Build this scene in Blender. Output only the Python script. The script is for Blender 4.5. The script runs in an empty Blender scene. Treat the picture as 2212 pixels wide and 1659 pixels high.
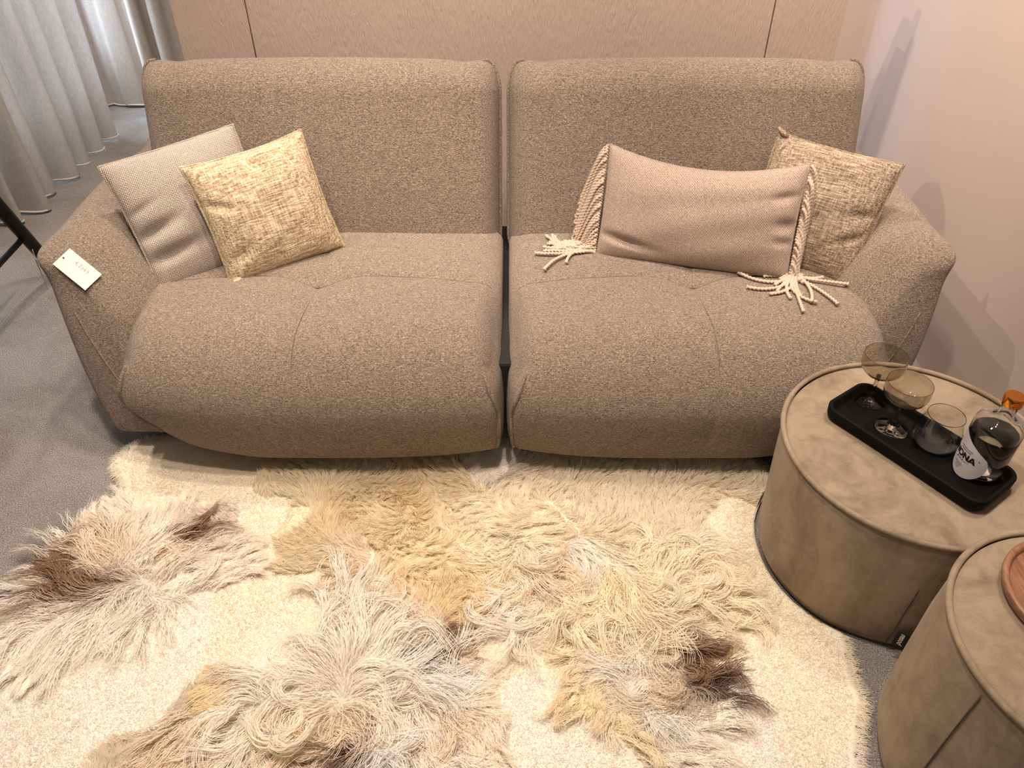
import bpy, bmesh, math, random
import numpy as np
from mathutils import Vector, Matrix, Euler
from mathutils.bvhtree import BVHTree
random.seed(7); RNG = np.random.default_rng(7)
SC = bpy.context.scene
COL = SC.collection

# ------------------------------------------------------------------ camera
cam_d = bpy.data.cameras.new('camera'); cam = bpy.data.objects.new('camera', cam_d); COL.objects.link(cam)
cam_d.sensor_width = 36.0; cam_d.lens = 36.0 * 1661 / 2212; cam_d.clip_start = 0.02
cam.location = (0, 0, 1.6); cam.rotation_euler = (math.radians(50), 0, 0)
SC.camera = cam

# ------------------------------------------------------------------ world, lights, exposure
SC.view_settings.view_transform = 'Standard'; SC.view_settings.look = 'None'
SC.view_settings.gamma = 1.0; SC.view_settings.use_curve_mapping = False
SC.view_settings.exposure = 0.22
W = bpy.data.worlds.new('world'); SC.world = W; W.use_nodes = True
W.node_tree.nodes['Background'].inputs['Color'].default_value = (1.0, 0.90, 0.82, 1)
W.node_tree.nodes['Background'].inputs['Strength'].default_value = 0.17
SC.cycles.diffuse_bounces = 8

def spot(name, loc, target, power, size=78, blend=0.75, radius=0.045, col=(1.0, 0.825, 0.685)):
    d = bpy.data.lights.new(name, 'SPOT'); d.energy = power; d.spot_size = math.radians(size); d.spot_blend = blend
    d.shadow_soft_size = radius; d.color = col
    o = bpy.data.objects.new(name, d); COL.objects.link(o); o.location = loc
    o.rotation_euler = (Vector(target) - Vector(loc)).to_track_quat('-Z', 'Y').to_euler()
    return o
def area(name, loc, target, power, sx, sy, col):
    d = bpy.data.lights.new(name, 'AREA'); d.energy = power; d.shape = 'RECTANGLE'; d.size = sx; d.size_y = sy; d.color = col
    o = bpy.data.objects.new(name, d); COL.objects.link(o); o.location = loc
    o.rotation_euler = (Vector(target) - Vector(loc)).to_track_quat('-Z', 'Y').to_euler()
    return o
for loc, tgt, pw in (((-0.90, 1.50), (-0.80, 1.40, 0.0), 92), ((0.05, 0.98), (0.0, 1.25, 0.0), 104), ((0.80, 1.30), (0.85, 1.10, 0.2), 24),
                     ((-0.30, 2.00), (-0.20, 2.30, 0.5), 46), ((-1.35, 2.10), (-1.20, 2.10, 0.5), 48), 
                     ((0.55, 1.75), (0.50, 2.70, 0.9), 100), ((-0.35, 0.75), (-0.35, 0.85, 0.0), 92), ((-1.40, 3.10), (-2.15, 3.40, 0.8), 120), ((-0.55, 1.95), (-0.75, 2.70, 0.9), 85)):
    spot('ceiling_spot', (*loc, 2.7), tgt, pw)
spot('wall_fill_spot', (1.10, 2.30, 2.7), (1.36, 2.20, 1.2), 60, 66, 0.95)  # two spots added to brighten the right wall
spot('wall_fill_spot', (1.10, 1.55, 2.7), (1.36, 1.45, 1.1), 95, 66, 0.95)
for loc, pw in (((-0.25, 2.56), 48), ((-0.75, 2.38), 54), ((0.15, 2.10), 36)):
    spot('ceiling_spot', (*loc, 2.7), (1.36, 2.55, 0.75), pw, 52, 0.8, 0.018)
area('added_rear_daylight', (0.75, 3.50, 0.95), (1.30, 2.85, 0.55), 6.0, 0.8, 0.9, (0.62, 0.76, 1.0))  # added daylight behind the unseen rear opening, tints the right wall blue
area('window_daylight', (-2.95, 3.95, 1.3), (-1.5, 3.95, 0.5), 115, 1.1, 2.0, (0.68, 0.80, 1.0))

# ------------------------------------------------------------------ helpers
def link(o, parent=None):
    COL.objects.link(o)
    if parent is not None: o.parent = parent
    return o
def mesh_obj(name, verts, faces, mat=None, parent=None, smooth=True):
    me = bpy.data.meshes.new(name)
    me.from_pydata([tuple(map(float, v)) for v in verts], [], [tuple(map(int, f)) for f in faces])
    if smooth: me.polygons.foreach_set('use_smooth', [True] * len(me.polygons))
    if mat: me.materials.append(mat)
    me.update()
    return link(bpy.data.objects.new(name, me), parent)
def empty(name, loc=(0, 0, 0), rot=(0, 0, 0)):
    o = bpy.data.objects.new(name, None); o.location = loc; o.rotation_euler = rot; o.empty_display_size = 0.05
    return link(o)
def tag(o, label, cat, group=None):
    o['label'] = label; o['category'] = cat
    if group: o['group'] = group
    return o
def struct(o): o['kind'] = 'structure'; return o
class MB:
    def __init__(s): s.v = []; s.f = []
    def add(s, v, f):
        n = len(s.v); s.v += [tuple(p) for p in v]; s.f += [tuple(i + n for i in q) for q in f]
    def box(s, x0, x1, y0, y1, z0, z1, bev=0.0):
        if bev <= 0:
            s.add([(x0,y0,z0),(x1,y0,z0),(x1,y1,z0),(x0,y1,z0),(x0,y0,z1),(x1,y0,z1),(x1,y1,z1),(x0,y1,z1)],
                  [(0,3,2,1),(4,5,6,7),(0,1,5,4),(1,2,6,5),(2,3,7,6),(3,0,4,7)]); return
        bm = bmesh.new(); bmesh.ops.create_cube(bm, size=1)
        for v in bm.verts: v.co = Vector(((x0+x1)/2 + v.co.x*(x1-x0), (y0+y1)/2 + v.co.y*(y1-y0), (z0+z1)/2 + v.co.z*(z1-z0)))
        bmesh.ops.bevel(bm, geom=bm.edges[:], offset=bev, segments=2, affect='EDGES', profile=0.5)
        bm.verts.index_update(); s.add([v.co[:] for v in bm.verts], [[v.index for v in f.verts] for f in bm.faces]); bm.free()
    def tube(s, pts, rad, n=8, caps=True, twist=None):
        P = np.asarray(pts, float); m = len(P); T = np.gradient(P, axis=0); T /= np.linalg.norm(T, axis=1)[:, None] + 1e-12
        ref = np.array([0.0, 0.0, 1.0]) if abs(T[0][2]) < 0.9 else np.array([1.0, 0, 0])
        N = np.cross(T[0], ref); N /= np.linalg.norm(N); vs = []
        L = 0.0
        for i in range(m):
            N = N - T[i] * (N @ T[i]); N /= np.linalg.norm(N) + 1e-12; B = np.cross(T[i], N)
            r = rad[i] if hasattr(rad, '__len__') else rad
            if i: L += np.linalg.norm(P[i] - P[i-1])
            for k in range(n):
                a = 2 * math.pi * k / n
                rr = r * (1 + 0.30 * math.cos(2 * a - L * twist)) if twist else r
                vs.append(P[i] + (N * math.cos(a) + B * math.sin(a)) * rr)
        fs = [(i*n+k, i*n+(k+1) % n, (i+1)*n+(k+1) % n, (i+1)*n+k) for i in range(m-1) for k in range(n)]
        if caps: fs += [tuple(range(n))[::-1], tuple((m-1)*n+k for k in range(n))]
        s.add(vs, fs)
    def lathe(s, prof, c=(0, 0, 0), n=48):
        m = len(prof); vs = []; fs = []
        for r, z in prof:
            for k in range(n):
                a = 2*math.pi*k/n; vs.append((c[0]+r*math.cos(a), c[1]+r*math.sin(a), c[2]+z))
        for i in range(m-1):
            for k in range(n): fs.append((i*n+k, i*n+(k+1) % n, (i+1)*n+(k+1) % n, (i+1)*n+k))
        s.add(vs, fs)
    def build(s, name, mat, parent=None, smooth=True): return mesh_obj(name, s.v, s.f, mat, parent, smooth)
def close_prof(prof):           # lathe profile that starts and ends on the axis
    return prof
def sharp(o, ang=35):           # keep hard edges crisp
    me = o.data; bm = bmesh.new(); bm.from_mesh(me)
    for e in bm.edges:
        if len(e.link_faces) == 2 and e.calc_face_angle(0) > math.radians(ang): e.smooth = False
    bm.to_mesh(me); bm.free(); return o
def sstep(a, b, x): t = np.clip((x - a) / (b - a), 0, 1); return t * t * (3 - 2 * t)

# ------------------------------------------------------------------ material kit
class NT:
    def __init__(s, name):
        s.m = bpy.data.materials.new(name); s.m.use_nodes = True; s.t = s.m.node_tree; s.n = s.t.nodes
        s.p = s.n['Principled BSDF']; s.out = s.n['Material Output']
    def node(s, typ, **kw):
        n = s.n.new(typ)
        for k, v in kw.items():
            if k.startswith('i_'):
                key = k[2:].replace('_', ' '); n.inputs[int(key) if key.isdigit() else key].default_value = v
            else: setattr(n, k, v)
        return n
    def L(s, a, b): s.t.links.new(a, b)
    def coord(s, scale=(1, 1, 1), rot=(0, 0, 0), out='Object'):
        c = s.node('ShaderNodeTexCoord'); m = s.node('ShaderNodeMapping'); m.inputs['Scale'].default_value = scale; m.inputs['Rotation'].default_value = rot
        s.L(c.outputs[out], m.inputs['Vector']); return m.outputs['Vector']
    def noise(s, vec, scale, detail=3, rough=0.55, dist=0.0):
        n = s.node('ShaderNodeTexNoise'); n.inputs['Scale'].default_value = scale; n.inputs['Detail'].default_value = detail
        n.inputs['Roughness'].default_value = rough; n.inputs['Distortion'].default_value = dist
        if vec is not None: s.L(vec, n.inputs['Vector'])
        return n.outputs['Fac']
    def vor(s, vec, scale, out='Distance'):
        n = s.node('ShaderNodeTexVoronoi'); n.inputs['Scale'].default_value = scale; s.L(vec, n.inputs['Vector']); return n.outputs[out]
    def wave(s, vec, scale, dist=0, dscale=1, direction='X'):
        n = s.node('ShaderNodeTexWave'); n.bands_direction = direction; n.inputs['Scale'].default_value = scale
        n.inputs['Distortion'].default_value = dist; n.inputs['Detail Scale'].default_value = dscale; s.L(vec, n.inputs['Vector']); return n.outputs['Fac']
    def math(s, op, a, b=None, clamp=False):
        n = s.node('ShaderNodeMath', operation=op, use_clamp=clamp)
        for i, x in enumerate((a, b)):
            if x is None: continue
            if isinstance(x, (int, float)): n.inputs[i].default_value = x
            else: s.L(x, n.inputs[i])
        return n.outputs[0]
    def ramp(s, fac, stops):
        n = s.node('ShaderNodeValToRGB'); e = n.color_ramp.elements
        while len(e) < len(stops): e.new(0.5)
        for i, (p, c) in enumerate(stops): e[i].position = p; e[i].color = (*c, 1)
        s.L(fac, n.inputs['Fac']); return n.outputs['Color']
    def mix(s, fac, a, b, mode='MIX'):
        n = s.node('ShaderNodeMix', data_type='RGBA', blend_type=mode)
        for k, x in ((0, fac), (6, a), (7, b)):
            if isinstance(x, (int, float)): n.inputs[k].default_value = x
            elif isinstance(x, tuple): n.inputs[k].default_value = (*x, 1)
            else: s.L(x, n.inputs[k])
        return n.outputs[2]
    def bump(s, h, strength, dist):
        n = s.node('ShaderNodeBump'); n.inputs['Strength'].default_value = strength; n.inputs['Distance'].default_value = dist
        s.L(h, n.inputs['Height']); s.L(n.outputs['Normal'], s.p.inputs['Normal']); return n
    def set(s, **kw):
        for k, v in kw.items():
            key = k.replace('_', ' ')
            if isinstance(v, tuple) and len(v) == 3: v = (*v, 1)
            s.p.inputs[key].default_value = v
        return s
    def col(s, c): s.L(c, s.p.inputs['Base Color'])
def plain(name, c, rough=0.5, metal=0.0, **kw):
    t = NT(name); t.set(Base_Color=c, Roughness=rough, Metallic=metal, **kw); return t.m

def m_boucle():
    t = NT('boucle_fabric'); v = t.coord()
    vx = t.coord((0.33, 1, 1)); vz = t.coord((1, 0.4, 0.4))
    g = t.noise(v, 400, 2, 0.6, 1.0); hx = t.noise(vx, 430, 2, 0.6, 0.5); hz = t.noise(vz, 430, 2, 0.6, 0.4)
    big = t.noise(v, 6, 2); mid = t.noise(vx, 40, 2)
    h = t.math('ADD', t.math('MULTIPLY', g, 0.5), t.math('ADD', t.math('MULTIPLY', hx, 0.45), t.math('MULTIPLY', hz, 0.2)))
    c = t.ramp(h, [(0.42, (0.042, 0.030, 0.022)), (0.52, (0.177, 0.136, 0.102)), (0.59, (0.272, 0.213, 0.163)), (0.70, (0.51, 0.415, 0.335))])
    c = t.mix(t.math('MULTIPLY', t.math('SUBTRACT', mid, 0.38, True), 0.7, True), c, (0.29, 0.226, 0.175), 'MIX')
    t.col(c); t.set(Roughness=0.95, Sheen_Weight=0.15, Sheen_Roughness=0.6); t.p.inputs['Specular IOR Level'].default_value = 0.15
    t.bump(h, 0.9, 0.006); return t.m
def m_carpet():
    t = NT('carpet_pile'); v = t.coord()
    g = t.noise(v, 300, 3, 0.75); mott = t.noise(v, 3.2, 5, 0.62, 0.8); fine = t.noise(v, 55, 3)
    c = t.ramp(g, [(0.36, (0.145, 0.134, 0.122)), (0.5, (0.335, 0.316, 0.292)), (0.64, (0.60, 0.57, 0.53))])
    m = t.ramp(t.math('ADD', t.math('MULTIPLY', mott, 0.8), t.math('MULTIPLY', fine, 0.2)), [(0.36, (0.72, 0.70, 0.68)), (0.56, (1.0, 1.0, 1.0))])
    t.col(t.mix(1.0, c, m, 'MULTIPLY')); t.set(Roughness=1.0); t.p.inputs['Specular IOR Level'].default_value = 0.05
    t.bump(t.math('ADD', g, t.math('MULTIPLY', fine, 0.6)), 0.8, 0.006); return t.m
def m_stucco():
    t = NT('brushed_plaster'); v = t.coord((1, 1, 0.16), (0, 0.85, 0)); v2 = t.coord((1, 1, 0.18), (0, -0.9, 0)); w = t.coord()
    a = t.noise(v, 210, 2, 0.5, 0.5); b = t.noise(v2, 190, 2, 0.5, 0.5); s = t.noise(w, 3, 2)
    sel = t.math('MULTIPLY', t.math('SUBTRACT', s, 0.42, True), 8, True)
    h = t.mix(sel, a, b)
    c = t.ramp(t.noise(w, 2.5, 3), [(0.3, (0.60, 0.475, 0.41)), (0.7, (0.645, 0.515, 0.45))]); t.col(c)
    t.set(Roughness=0.9); t.p.inputs['Specular IOR Level'].default_value = 0.2; t.bump(h, 0.8, 0.0042); return t.m
def m_wall():
    t = NT('painted_wall'); v = t.coord()
    c = t.ramp(t.noise(v, 1.6, 3), [(0.3, (0.65, 0.545, 0.49)), (0.7, (0.69, 0.58, 0.52))]); t.col(c)
    t.set(Roughness=0.8); t.p.inputs['Specular IOR Level'].default_value = 0.25; t.bump(t.noise(v, 160, 3), 0.12, 0.002); return t.m
def m_linen(name, c0, c1, trans=0.35):
    t = NT(name); v = t.coord((1, 1, 0.12)); v2 = t.coord((1, 1, 6)); 
    f = t.math('ADD', t.math('MULTIPLY', t.noise(v, 300, 2), 0.6), t.math('MULTIPLY', t.noise(v2, 90, 2), 0.4))
    c = t.ramp(f, [(0.35, c0), (0.65, c1)]); t.col(c); t.set(Roughness=0.95); t.p.inputs['Specular IOR Level'].default_value = 0.1
    b = t.bump(f, 0.25, 0.002)
    tr = t.node('ShaderNodeBsdfTranslucent'); t.L(c, tr.inputs['Color']); mx = t.node('ShaderNodeMixShader'); mx.inputs[0].default_value = trans
    t.L(t.p.outputs[0], mx.inputs[1]); t.L(tr.outputs[0], mx.inputs[2]); t.L(mx.outputs[0], t.out.inputs['Surface']); return t.m
def m_velvet():
    t = NT('velvet_nap'); v = t.coord((1, 1, 0.45), (0.25, 0.1, 0)); s = t.coord((1, 1, 1), (0, 0, 0.5))
    n1 = t.noise(v, 5.5, 4, 0.6, 1.4); n2 = t.noise(s, 17, 4, 0.65, 1.0); st = t.noise(t.coord((1.0, 1.0, 0.25)), 34, 3, 0.5, 0.6)
    f = t.math('ADD', t.math('MULTIPLY', n1, 0.55), t.math('ADD', t.math('MULTIPLY', n2, 0.27), t.math('MULTIPLY', st, 0.18)))
    c = t.ramp(f, [(0.38, (0.175, 0.133, 0.088)), (0.46, (0.255, 0.197, 0.135)), (0.52, (0.315, 0.248, 0.176)), (0.64, (0.38, 0.305, 0.222))])
    g = t.noise(t.coord(), 700, 1); c = t.mix(0.25, c, t.ramp(g, [(0.3, (0.20, 0.15, 0.11)), (0.7, (0.45, 0.36, 0.27))]))
    t.col(c); t.set(Roughness=0.85, Sheen_Weight=0.10, Sheen_Roughness=0.45, Sheen_Tint=(1.0, 0.86, 0.72)); t.p.inputs['Specular IOR Level'].default_value = 0.15
    t.bump(t.math('ADD', f, t.math('MULTIPLY', g, 0.05)), 0.25, 0.01); return t.m
def m_weave():                  # chunky two-tone basket weave, local XZ plane
    t = NT('basket_weave_fabric'); v = t.coord((1, 1, 1), (0, 0.06, 0)); n = t.noise(t.coord(), 26, 3)
    wv = t.node('ShaderNodeVectorMath', operation='ADD'); sep = t.coord((0.0, 0, 0)); t.L(v, wv.inputs[0]); 
    nn = t.node('ShaderNodeTexNoise'); nn.inputs['Scale'].default_value = 60; t.L(v, nn.inputs['Vector'])
    sc = t.node('ShaderNodeVectorMath', operation='SCALE'); sc.inputs['Scale'].default_value = 0.003; t.L(nn.outputs['Color'], sc.inputs[0]); t.L(sc.outputs[0], wv.inputs[1])
    sx = t.node('ShaderNodeSeparateXYZ'); t.L(wv.outputs[0], sx.inputs[0])
    k = 2 * math.pi / 0.0080
    a = t.math('SINE', t.math('MULTIPLY', t.math('ADD', sx.outputs['X'], t.math('MULTIPLY', sx.outputs['Z'], 0.85)), k))
    b = t.math('SINE', t.math('MULTIPLY', t.math('SUBTRACT', sx.outputs['Z'], t.math('MULTIPLY', sx.outputs['X'], 0.70)), k * 1.15))
    p = t.math('ADD', t.math('MULTIPLY', t.math('MULTIPLY', a, b), 0.32), 0.5)
    f = t.math('ADD', p, t.math('MULTIPLY', t.math('SUBTRACT', t.noise(v, 420, 2), 0.5), 0.7))
    c = t.ramp(f, [(0.12, (0.23, 0.185, 0.15)), (0.45, (0.43, 0.365, 0.315)), (0.78, (0.70, 0.625, 0.555))]); t.col(c)
    t.set(Roughness=0.95); t.p.inputs['Specular IOR Level'].default_value = 0.1; t.bump(f, 0.7, 0.004); return t.m
def m_slub(name, dark, mid, light, hi):   # slubby tweed with thick horizontal and vertical yarns
    t = NT(name); vh = t.coord((0.09, 1, 1)); vv = t.coord((1, 1, 0.08)); v = t.coord()
    a = t.noise(vh, 250, 3, 0.6, 0.2); b = t.noise(vv, 260, 3, 0.6, 0.2); g = t.noise(v, 210, 2, 0.6, 0.8)
    f = t.math('ADD', t.math('MULTIPLY', a, 0.52), t.math('ADD', t.math('MULTIPLY', b, 0.42), t.math('MULTIPLY', g, 0.16)))
    c = t.ramp(f, [(0.42, dark), (0.51, mid), (0.58, light), (0.67, hi)]); t.col(c)
    t.set(Roughness=0.95); t.p.inputs['Specular IOR Level'].default_value = 0.12; t.bump(f, 0.9, 0.006); return t.m
def m_twill():
    t = NT('soft_wool_twill'); v = t.coord(); g = t.noise(v, 330, 2, 0.6); d = t.wave(t.coord((1, 1, 1), (0, 0.8, 0)), 70, 3.0, 6)
    f = t.math('ADD', t.math('MULTIPLY', g, 0.75), t.math('MULTIPLY', d, 0.25))
    c = t.ramp(f, [(0.33, (0.24, 0.175, 0.14)), (0.5, (0.40, 0.305, 0.25)), (0.66, (0.54, 0.43, 0.36))]); t.col(c)
    t.set(Roughness=0.95, Sheen_Weight=0.25, Sheen_Roughness=0.5); t.p.inputs['Specular IOR Level'].default_value = 0.1; t.bump(f, 0.3, 0.002); return t.m
def m_wood():
    t = NT('oiled_wood'); v = t.coord((14, 1.6, 4), (0, 0, 0.9)); n = t.noise(v, 7, 5, 0.6, 1.2); r = t.noise(t.coord((90, 5, 20), (0, 0, 0.9)), 9, 2)
    c = t.ramp(t.math('ADD', t.math('MULTIPLY', n, 0.75), t.math('MULTIPLY', r, 0.25)), [(0.32, (0.16, 0.068, 0.032)), (0.5, (0.30, 0.145, 0.075)), (0.7, (0.41, 0.22, 0.125))])
    t.col(c); t.set(Roughness=0.42); t.bump(n, 0.1, 0.002); return t.m
def m_glass(name, c, rough=0.0, ior=1.47):
    t = NT(name); t.set(Base_Color=c, Roughness=rough, IOR=ior, Transmission_Weight=1.0); return t.m
def m_fur(name):
    t = NT(name); a = t.node('ShaderNodeAttribute', attribute_name='fibre'); t.col(a.outputs['Color']); t.set(Roughness=0.75); t.p.inputs['Specular IOR Level'].default_value = 0.2
    tr = t.node('ShaderNodeBsdfTranslucent'); t.L(a.outputs['Color'], tr.inputs['Color']); mx = t.node('ShaderNodeMixShader'); mx.inputs[0].default_value = 0.25
    t.L(t.p.outputs[0], mx.inputs[1]); t.L(tr.outputs[0], mx.inputs[2]); t.L(mx.outputs[0], t.out.inputs['Surface']); return t.m

BOUCLE = m_boucle(); CARPET = m_carpet(); STUCCO = m_stucco(); WALL = m_wall(); VELVET = m_velvet(); WOOD = m_wood()
LINEN = m_linen('linen_curtain', (0.46, 0.43, 0.39), (0.62, 0.58, 0.53), 0.18)
LINEN_D = m_linen('dark_linen_curtain', (0.40, 0.36, 0.31), (0.54, 0.49, 0.43), 0.10)
HEM = plain('hem_thread', (0.66, 0.62, 0.56), 0.9)
WEAVE = m_weave(); TWILL = m_twill()
TAN = m_slub('tan_tweed', (0.25, 0.165, 0.09), (0.48, 0.36, 0.22), (0.64, 0.51, 0.35), (0.86, 0.75, 0.59))
TAN_DIM = m_slub('dimmed_tan_tweed', (0.135, 0.095, 0.062), (0.265, 0.20, 0.14), (0.385, 0.30, 0.22), (0.56, 0.46, 0.36))  # same tan tweed, with the weaker light on its cushion put into the colour
CORD = plain('cotton_cord', (0.58, 0.46, 0.365), 0.9)
BLACK = plain('black_lacquer', (0.010, 0.009, 0.009), 0.5, 0, Specular_IOR_Level=0.25); TRAYM = plain('matt_black', (0.005, 0.0048, 0.0048), 0.65, 0, Specular_IOR_Level=0.10)
SHADOW = plain('black_plinth', (0.010, 0.009, 0.009), 0.8); INK = plain('black_ink', (0.008, 0.008, 0.009), 0.6)  # the plinth's own black, also used on the box filling the seat gap
PAPER = plain('white_card', (0.80, 0.74, 0.71), 0.7); GREYCARD = plain('grey_card', (0.27, 0.25, 0.23), 0.7); PENCIL = plain('pencil_line', (0.20, 0.19, 0.19), 0.8)
WHITE = plain('white_print', (0.80, 0.78, 0.74), 0.7); LABELP = plain('label_paper', (0.74, 0.70, 0.70), 0.55)
GLASS = m_glass('clear_glass', (0.97, 0.985, 0.975)); SMOKE = m_glass('smoked_glass', (0.72, 0.69, 0.61)); LIQUID = m_glass('clear_spirit', (0.99, 0.99, 0.97), 0, 1.34)
COPPER = plain('copper_cap', (0.80, 0.30, 0.06), 0.10, 1.0); DARKMETAL = plain('dark_metal', (0.03, 0.03, 0.032), 0.5, 0.3)
def adopt(o, parent):            # child keeps its world-space mesh coordinates
    o.parent = parent; o.matrix_parent_inverse = parent.matrix_basis.inverted(); return o

# ------------------------------------------------------------------ the room
def wall_box(name, mat, *b):
    m = MB(); m.box(*b); return struct(m.build(name, mat, None, False))
wall_box('floor', CARPET, -3.2, 3.0, -2.2, 4.9, -0.06, 0.0)
wall_box('wall_right', WALL, 1.36, 1.48, -1.6, 3.27, 0, 2.7)
m = MB()                          # back wall with an unseen low window, added for blue daylight on wall_right
m.box(-0.95, 0.28, 3.15, 3.27, 0, 2.7); m.box(1.10, 1.36, 3.15, 3.27, 0, 2.7); m.box(0.28, 1.10, 3.15, 3.27, 0, 0.30); m.box(0.28, 1.10, 3.15, 3.27, 1.40, 2.7)
struct(m.build('wall_back', WALL, None, False))
wall_box('wall_rear', WALL, -2.6, -0.95, 4.62, 4.74, 0, 2.7)
m = MB()                          # left wall: shop window between two piers
m.box(-2.62, -2.50, -1.6, 1.9, 0, 2.7); m.box(-2.62, -2.50, 4.40, 4.74, 0, 2.7); m.box(-2.62, -2.50, 1.9, 4.40, 2.35, 2.7); m.box(-2.62, -2.50, 1.9, 4.40, 0, 0.30)
struct(m.build('wall_left', WALL, None, False))
m = MB()                          # black plinth and ledge under the window
m.box(-2.50, -2.40, 1.9, 4.40, 0, 0.34, 0.004); m.box(-2.505, -2.37, 1.9, 4.40, 0.34, 0.36, 0.004)
struct(m.build('baseboard_left', BLACK, None, False))
wf = MB()
for y in (1.9, 3.12, 4.35): wf.box(-2.58, -2.53, y, y + 0.05, 0.36, 2.35)
wf.box(-2.58, -2.53, 1.95, 4.35, 0.30, 0.35); wf.box(-2.58, -2.53, 1.95, 4.35, 2.30, 2.35)
win = struct(wf.build('window_1', DARKMETAL, None, False))
for y0, y1 in ((1.95, 3.12), (3.17, 4.35)):
    m = MB(); m.box(-2.558, -2.552, y0, y1, 0.35, 2.30); m.build('pane', m_glass('window_glass', (1, 1, 1), 0, 1.01) if y0 < 2 else bpy.data.materials['window_glass'], win, False)
wf = MB(); wf.box(0.28, 0.32, 3.19, 3.23, 0.30, 1.40); wf.box(1.06, 1.10, 3.19, 3.23, 0.30, 1.40); wf.box(0.32, 1.06, 3.19, 3.23, 0.30, 0.34); wf.box(0.32, 1.06, 3.19, 3.23, 1.36, 1.40)
win2 = struct(wf.build('window_added', DARKMETAL, None, False)); m = MB(); m.box(0.32, 1.06, 3.207, 3.213, 0.34, 1.36); m.build('pane', bpy.data.materials['window_glass'], win2, False)
# partition behind the sofa: three plastered panels with open joints
part = MB(); part.box(-1.085, 1.065, 2.735, 2.80, 0, 1.12)
partition = struct(part.build('wall_middle', plain('dark_joint', (0.10, 0.08, 0.065), 0.9), None, False))  # dark core visible in the open joints
for x0, x1 in ((-1.110, -0.8675), (-0.8635, 0.8515), (0.8555, 1.088)):
    m = MB(); m.box(x0, x1, 2.70, 2.7345, 0.0, 1.14, 0.0025); m.build('panel', STUCCO, partition, False)

# ------------------------------------------------------------------ curtains
def curtain(name, label, mat, path, z0, z1, nz=26):
    P = np.array(path); n = len(P); zs = np.linspace(0, 1, nz); v = []
    for j, t in enumerate(zs):
        z = z0 + (z1 - z0) * t; amp = 1 - 0.10 * t
        c = P.mean(0)
        for i in range(n):
            wob = 0.006 * math.sin(3.1 * z + i * 0.35)
            v.append((P[i][0] + wob, P[i][1] + 0.5 * wob, z + (0.004 * math.sin(i * 0.5) if j == 0 else 0)))
    f = [(j*n+i, j*n+i+1, (j+1)*n+i+1, (j+1)*n+i) for j in range(nz-1) for i in range(n-1)]
    o = mesh_obj(name, v, f, mat); tag(o, label, 'curtain')
    h = MB(); h.tube([(p[0], p[1], z0 + 0.004 + 0.004 * math.sin(i * 0.5)) for i, p in enumerate(P)], 0.0042, 6); h.build('hem', HEM, o)
    return o
def folds(a, b, waves, depth, side, n=16):
    # omega-shaped folds from a to b; waves: list of relative widths
    a = np.array(a, float); b = np.array(b, float); d = (b - a); L = np.linalg.norm(d); d /= L; nrm = np.array([d[1], -d[0]]) * side
    tot = sum(w for w, _ in waves); pts = []; s0 = 0
    for w, k in waves:
        wl = w / tot * L
        for i in range(n):
            t = i / n; ph = 2 * math.pi * t
            x = 0.5 - 0.5 * math.cos(ph); x = x ** 0.75
            s = s0 + wl * t + 0.055 * wl * math.sin(2 * ph) * 1.3
            pts.append(a + d * s + nrm * depth * k * x)
        s0 += wl
    pts.append(b); return [tuple(p) for p in pts]
curtain('window_curtain', 'pale grey linen curtain in deep folds along the window, left of the sofa', LINEN,
        folds((-2.235, 2.93), (-2.225, 3.97), [(0.62, .8), (0.8, 1.15), (1.05, .85), (1.05, 1.05), (0.95, .95), (1.0, 1.0), (0.95, 1.05)], 0.17, 1), 0.012, 2.5)
curtain('rear_curtain', 'darker taupe linen curtain in the far corner behind the sofa', LINEN_D,
        [(-2.36 + 0.012*i, 4.36 - 0.05*math.sin(i*0.42)) for i in range(9)] +
        folds((-2.22, 4.35), (-1.15, 4.45), [(1.0, .35), (0.5, 1.5), (0.55, 1.2), (1.3, .55), (0.9, 1.1), (1.2, .5)], 0.075, 1), 0.012, 2.5)

# ------------------------------------------------------------------ black chair at the left edge
ch = tag(empty('side_chair', (-2.02, 2.20, 0)), 'black wooden chair with splayed legs, cut off at the left edge by the curtain', 'chair')
m = MB(); m.box(-0.24, 0.24, -0.22, 0.19, 0.435, 0.465, 0.012); m.build('seat', BLACK, ch, False)
def leg(a, b, r=0.0185):
    m = MB(); m.tube([np.array(a) + (np.array(b) - np.array(a)) * t for t in np.linspace(0, 1, 5)], [r * 1.1, r * 1.05, r, r * .95, r * .85], 8); return m.build('leg', BLACK, ch)
leg((0.272, 0.165, 0.45), (0.250, 0.375, 0.0), 0.0225); leg((-0.2, 0.165, 0.45), (-0.24, 0.30, 0.0)); leg((0.2, -0.18, 0.45), (0.25, -0.28, 0.0)); leg((-0.2, -0.18, 0.45), (-0.25, -0.28, 0.0))
m = MB(); m.tube([(0.255, 0.27, 0.22), (0.25, 0.0, 0.21), (0.235, -0.235, 0.2)], 0.011, 8); m.build('stretcher', BLACK, ch)
m = MB()
m.tube([(-0.2, -0.19, 0.45), (-0.2, -0.24, 0.7), (-0.19, -0.28, 0.84)], 0.014, 8); m.tube([(0.2, -0.19, 0.45), (0.2, -0.24, 0.7), (0.19, -0.28, 0.84)], 0.014, 8)
m.box(-0.22, 0.22, -0.30, -0.265, 0.72, 0.86, 0.01); m.build('backrest', BLACK, ch)

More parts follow.
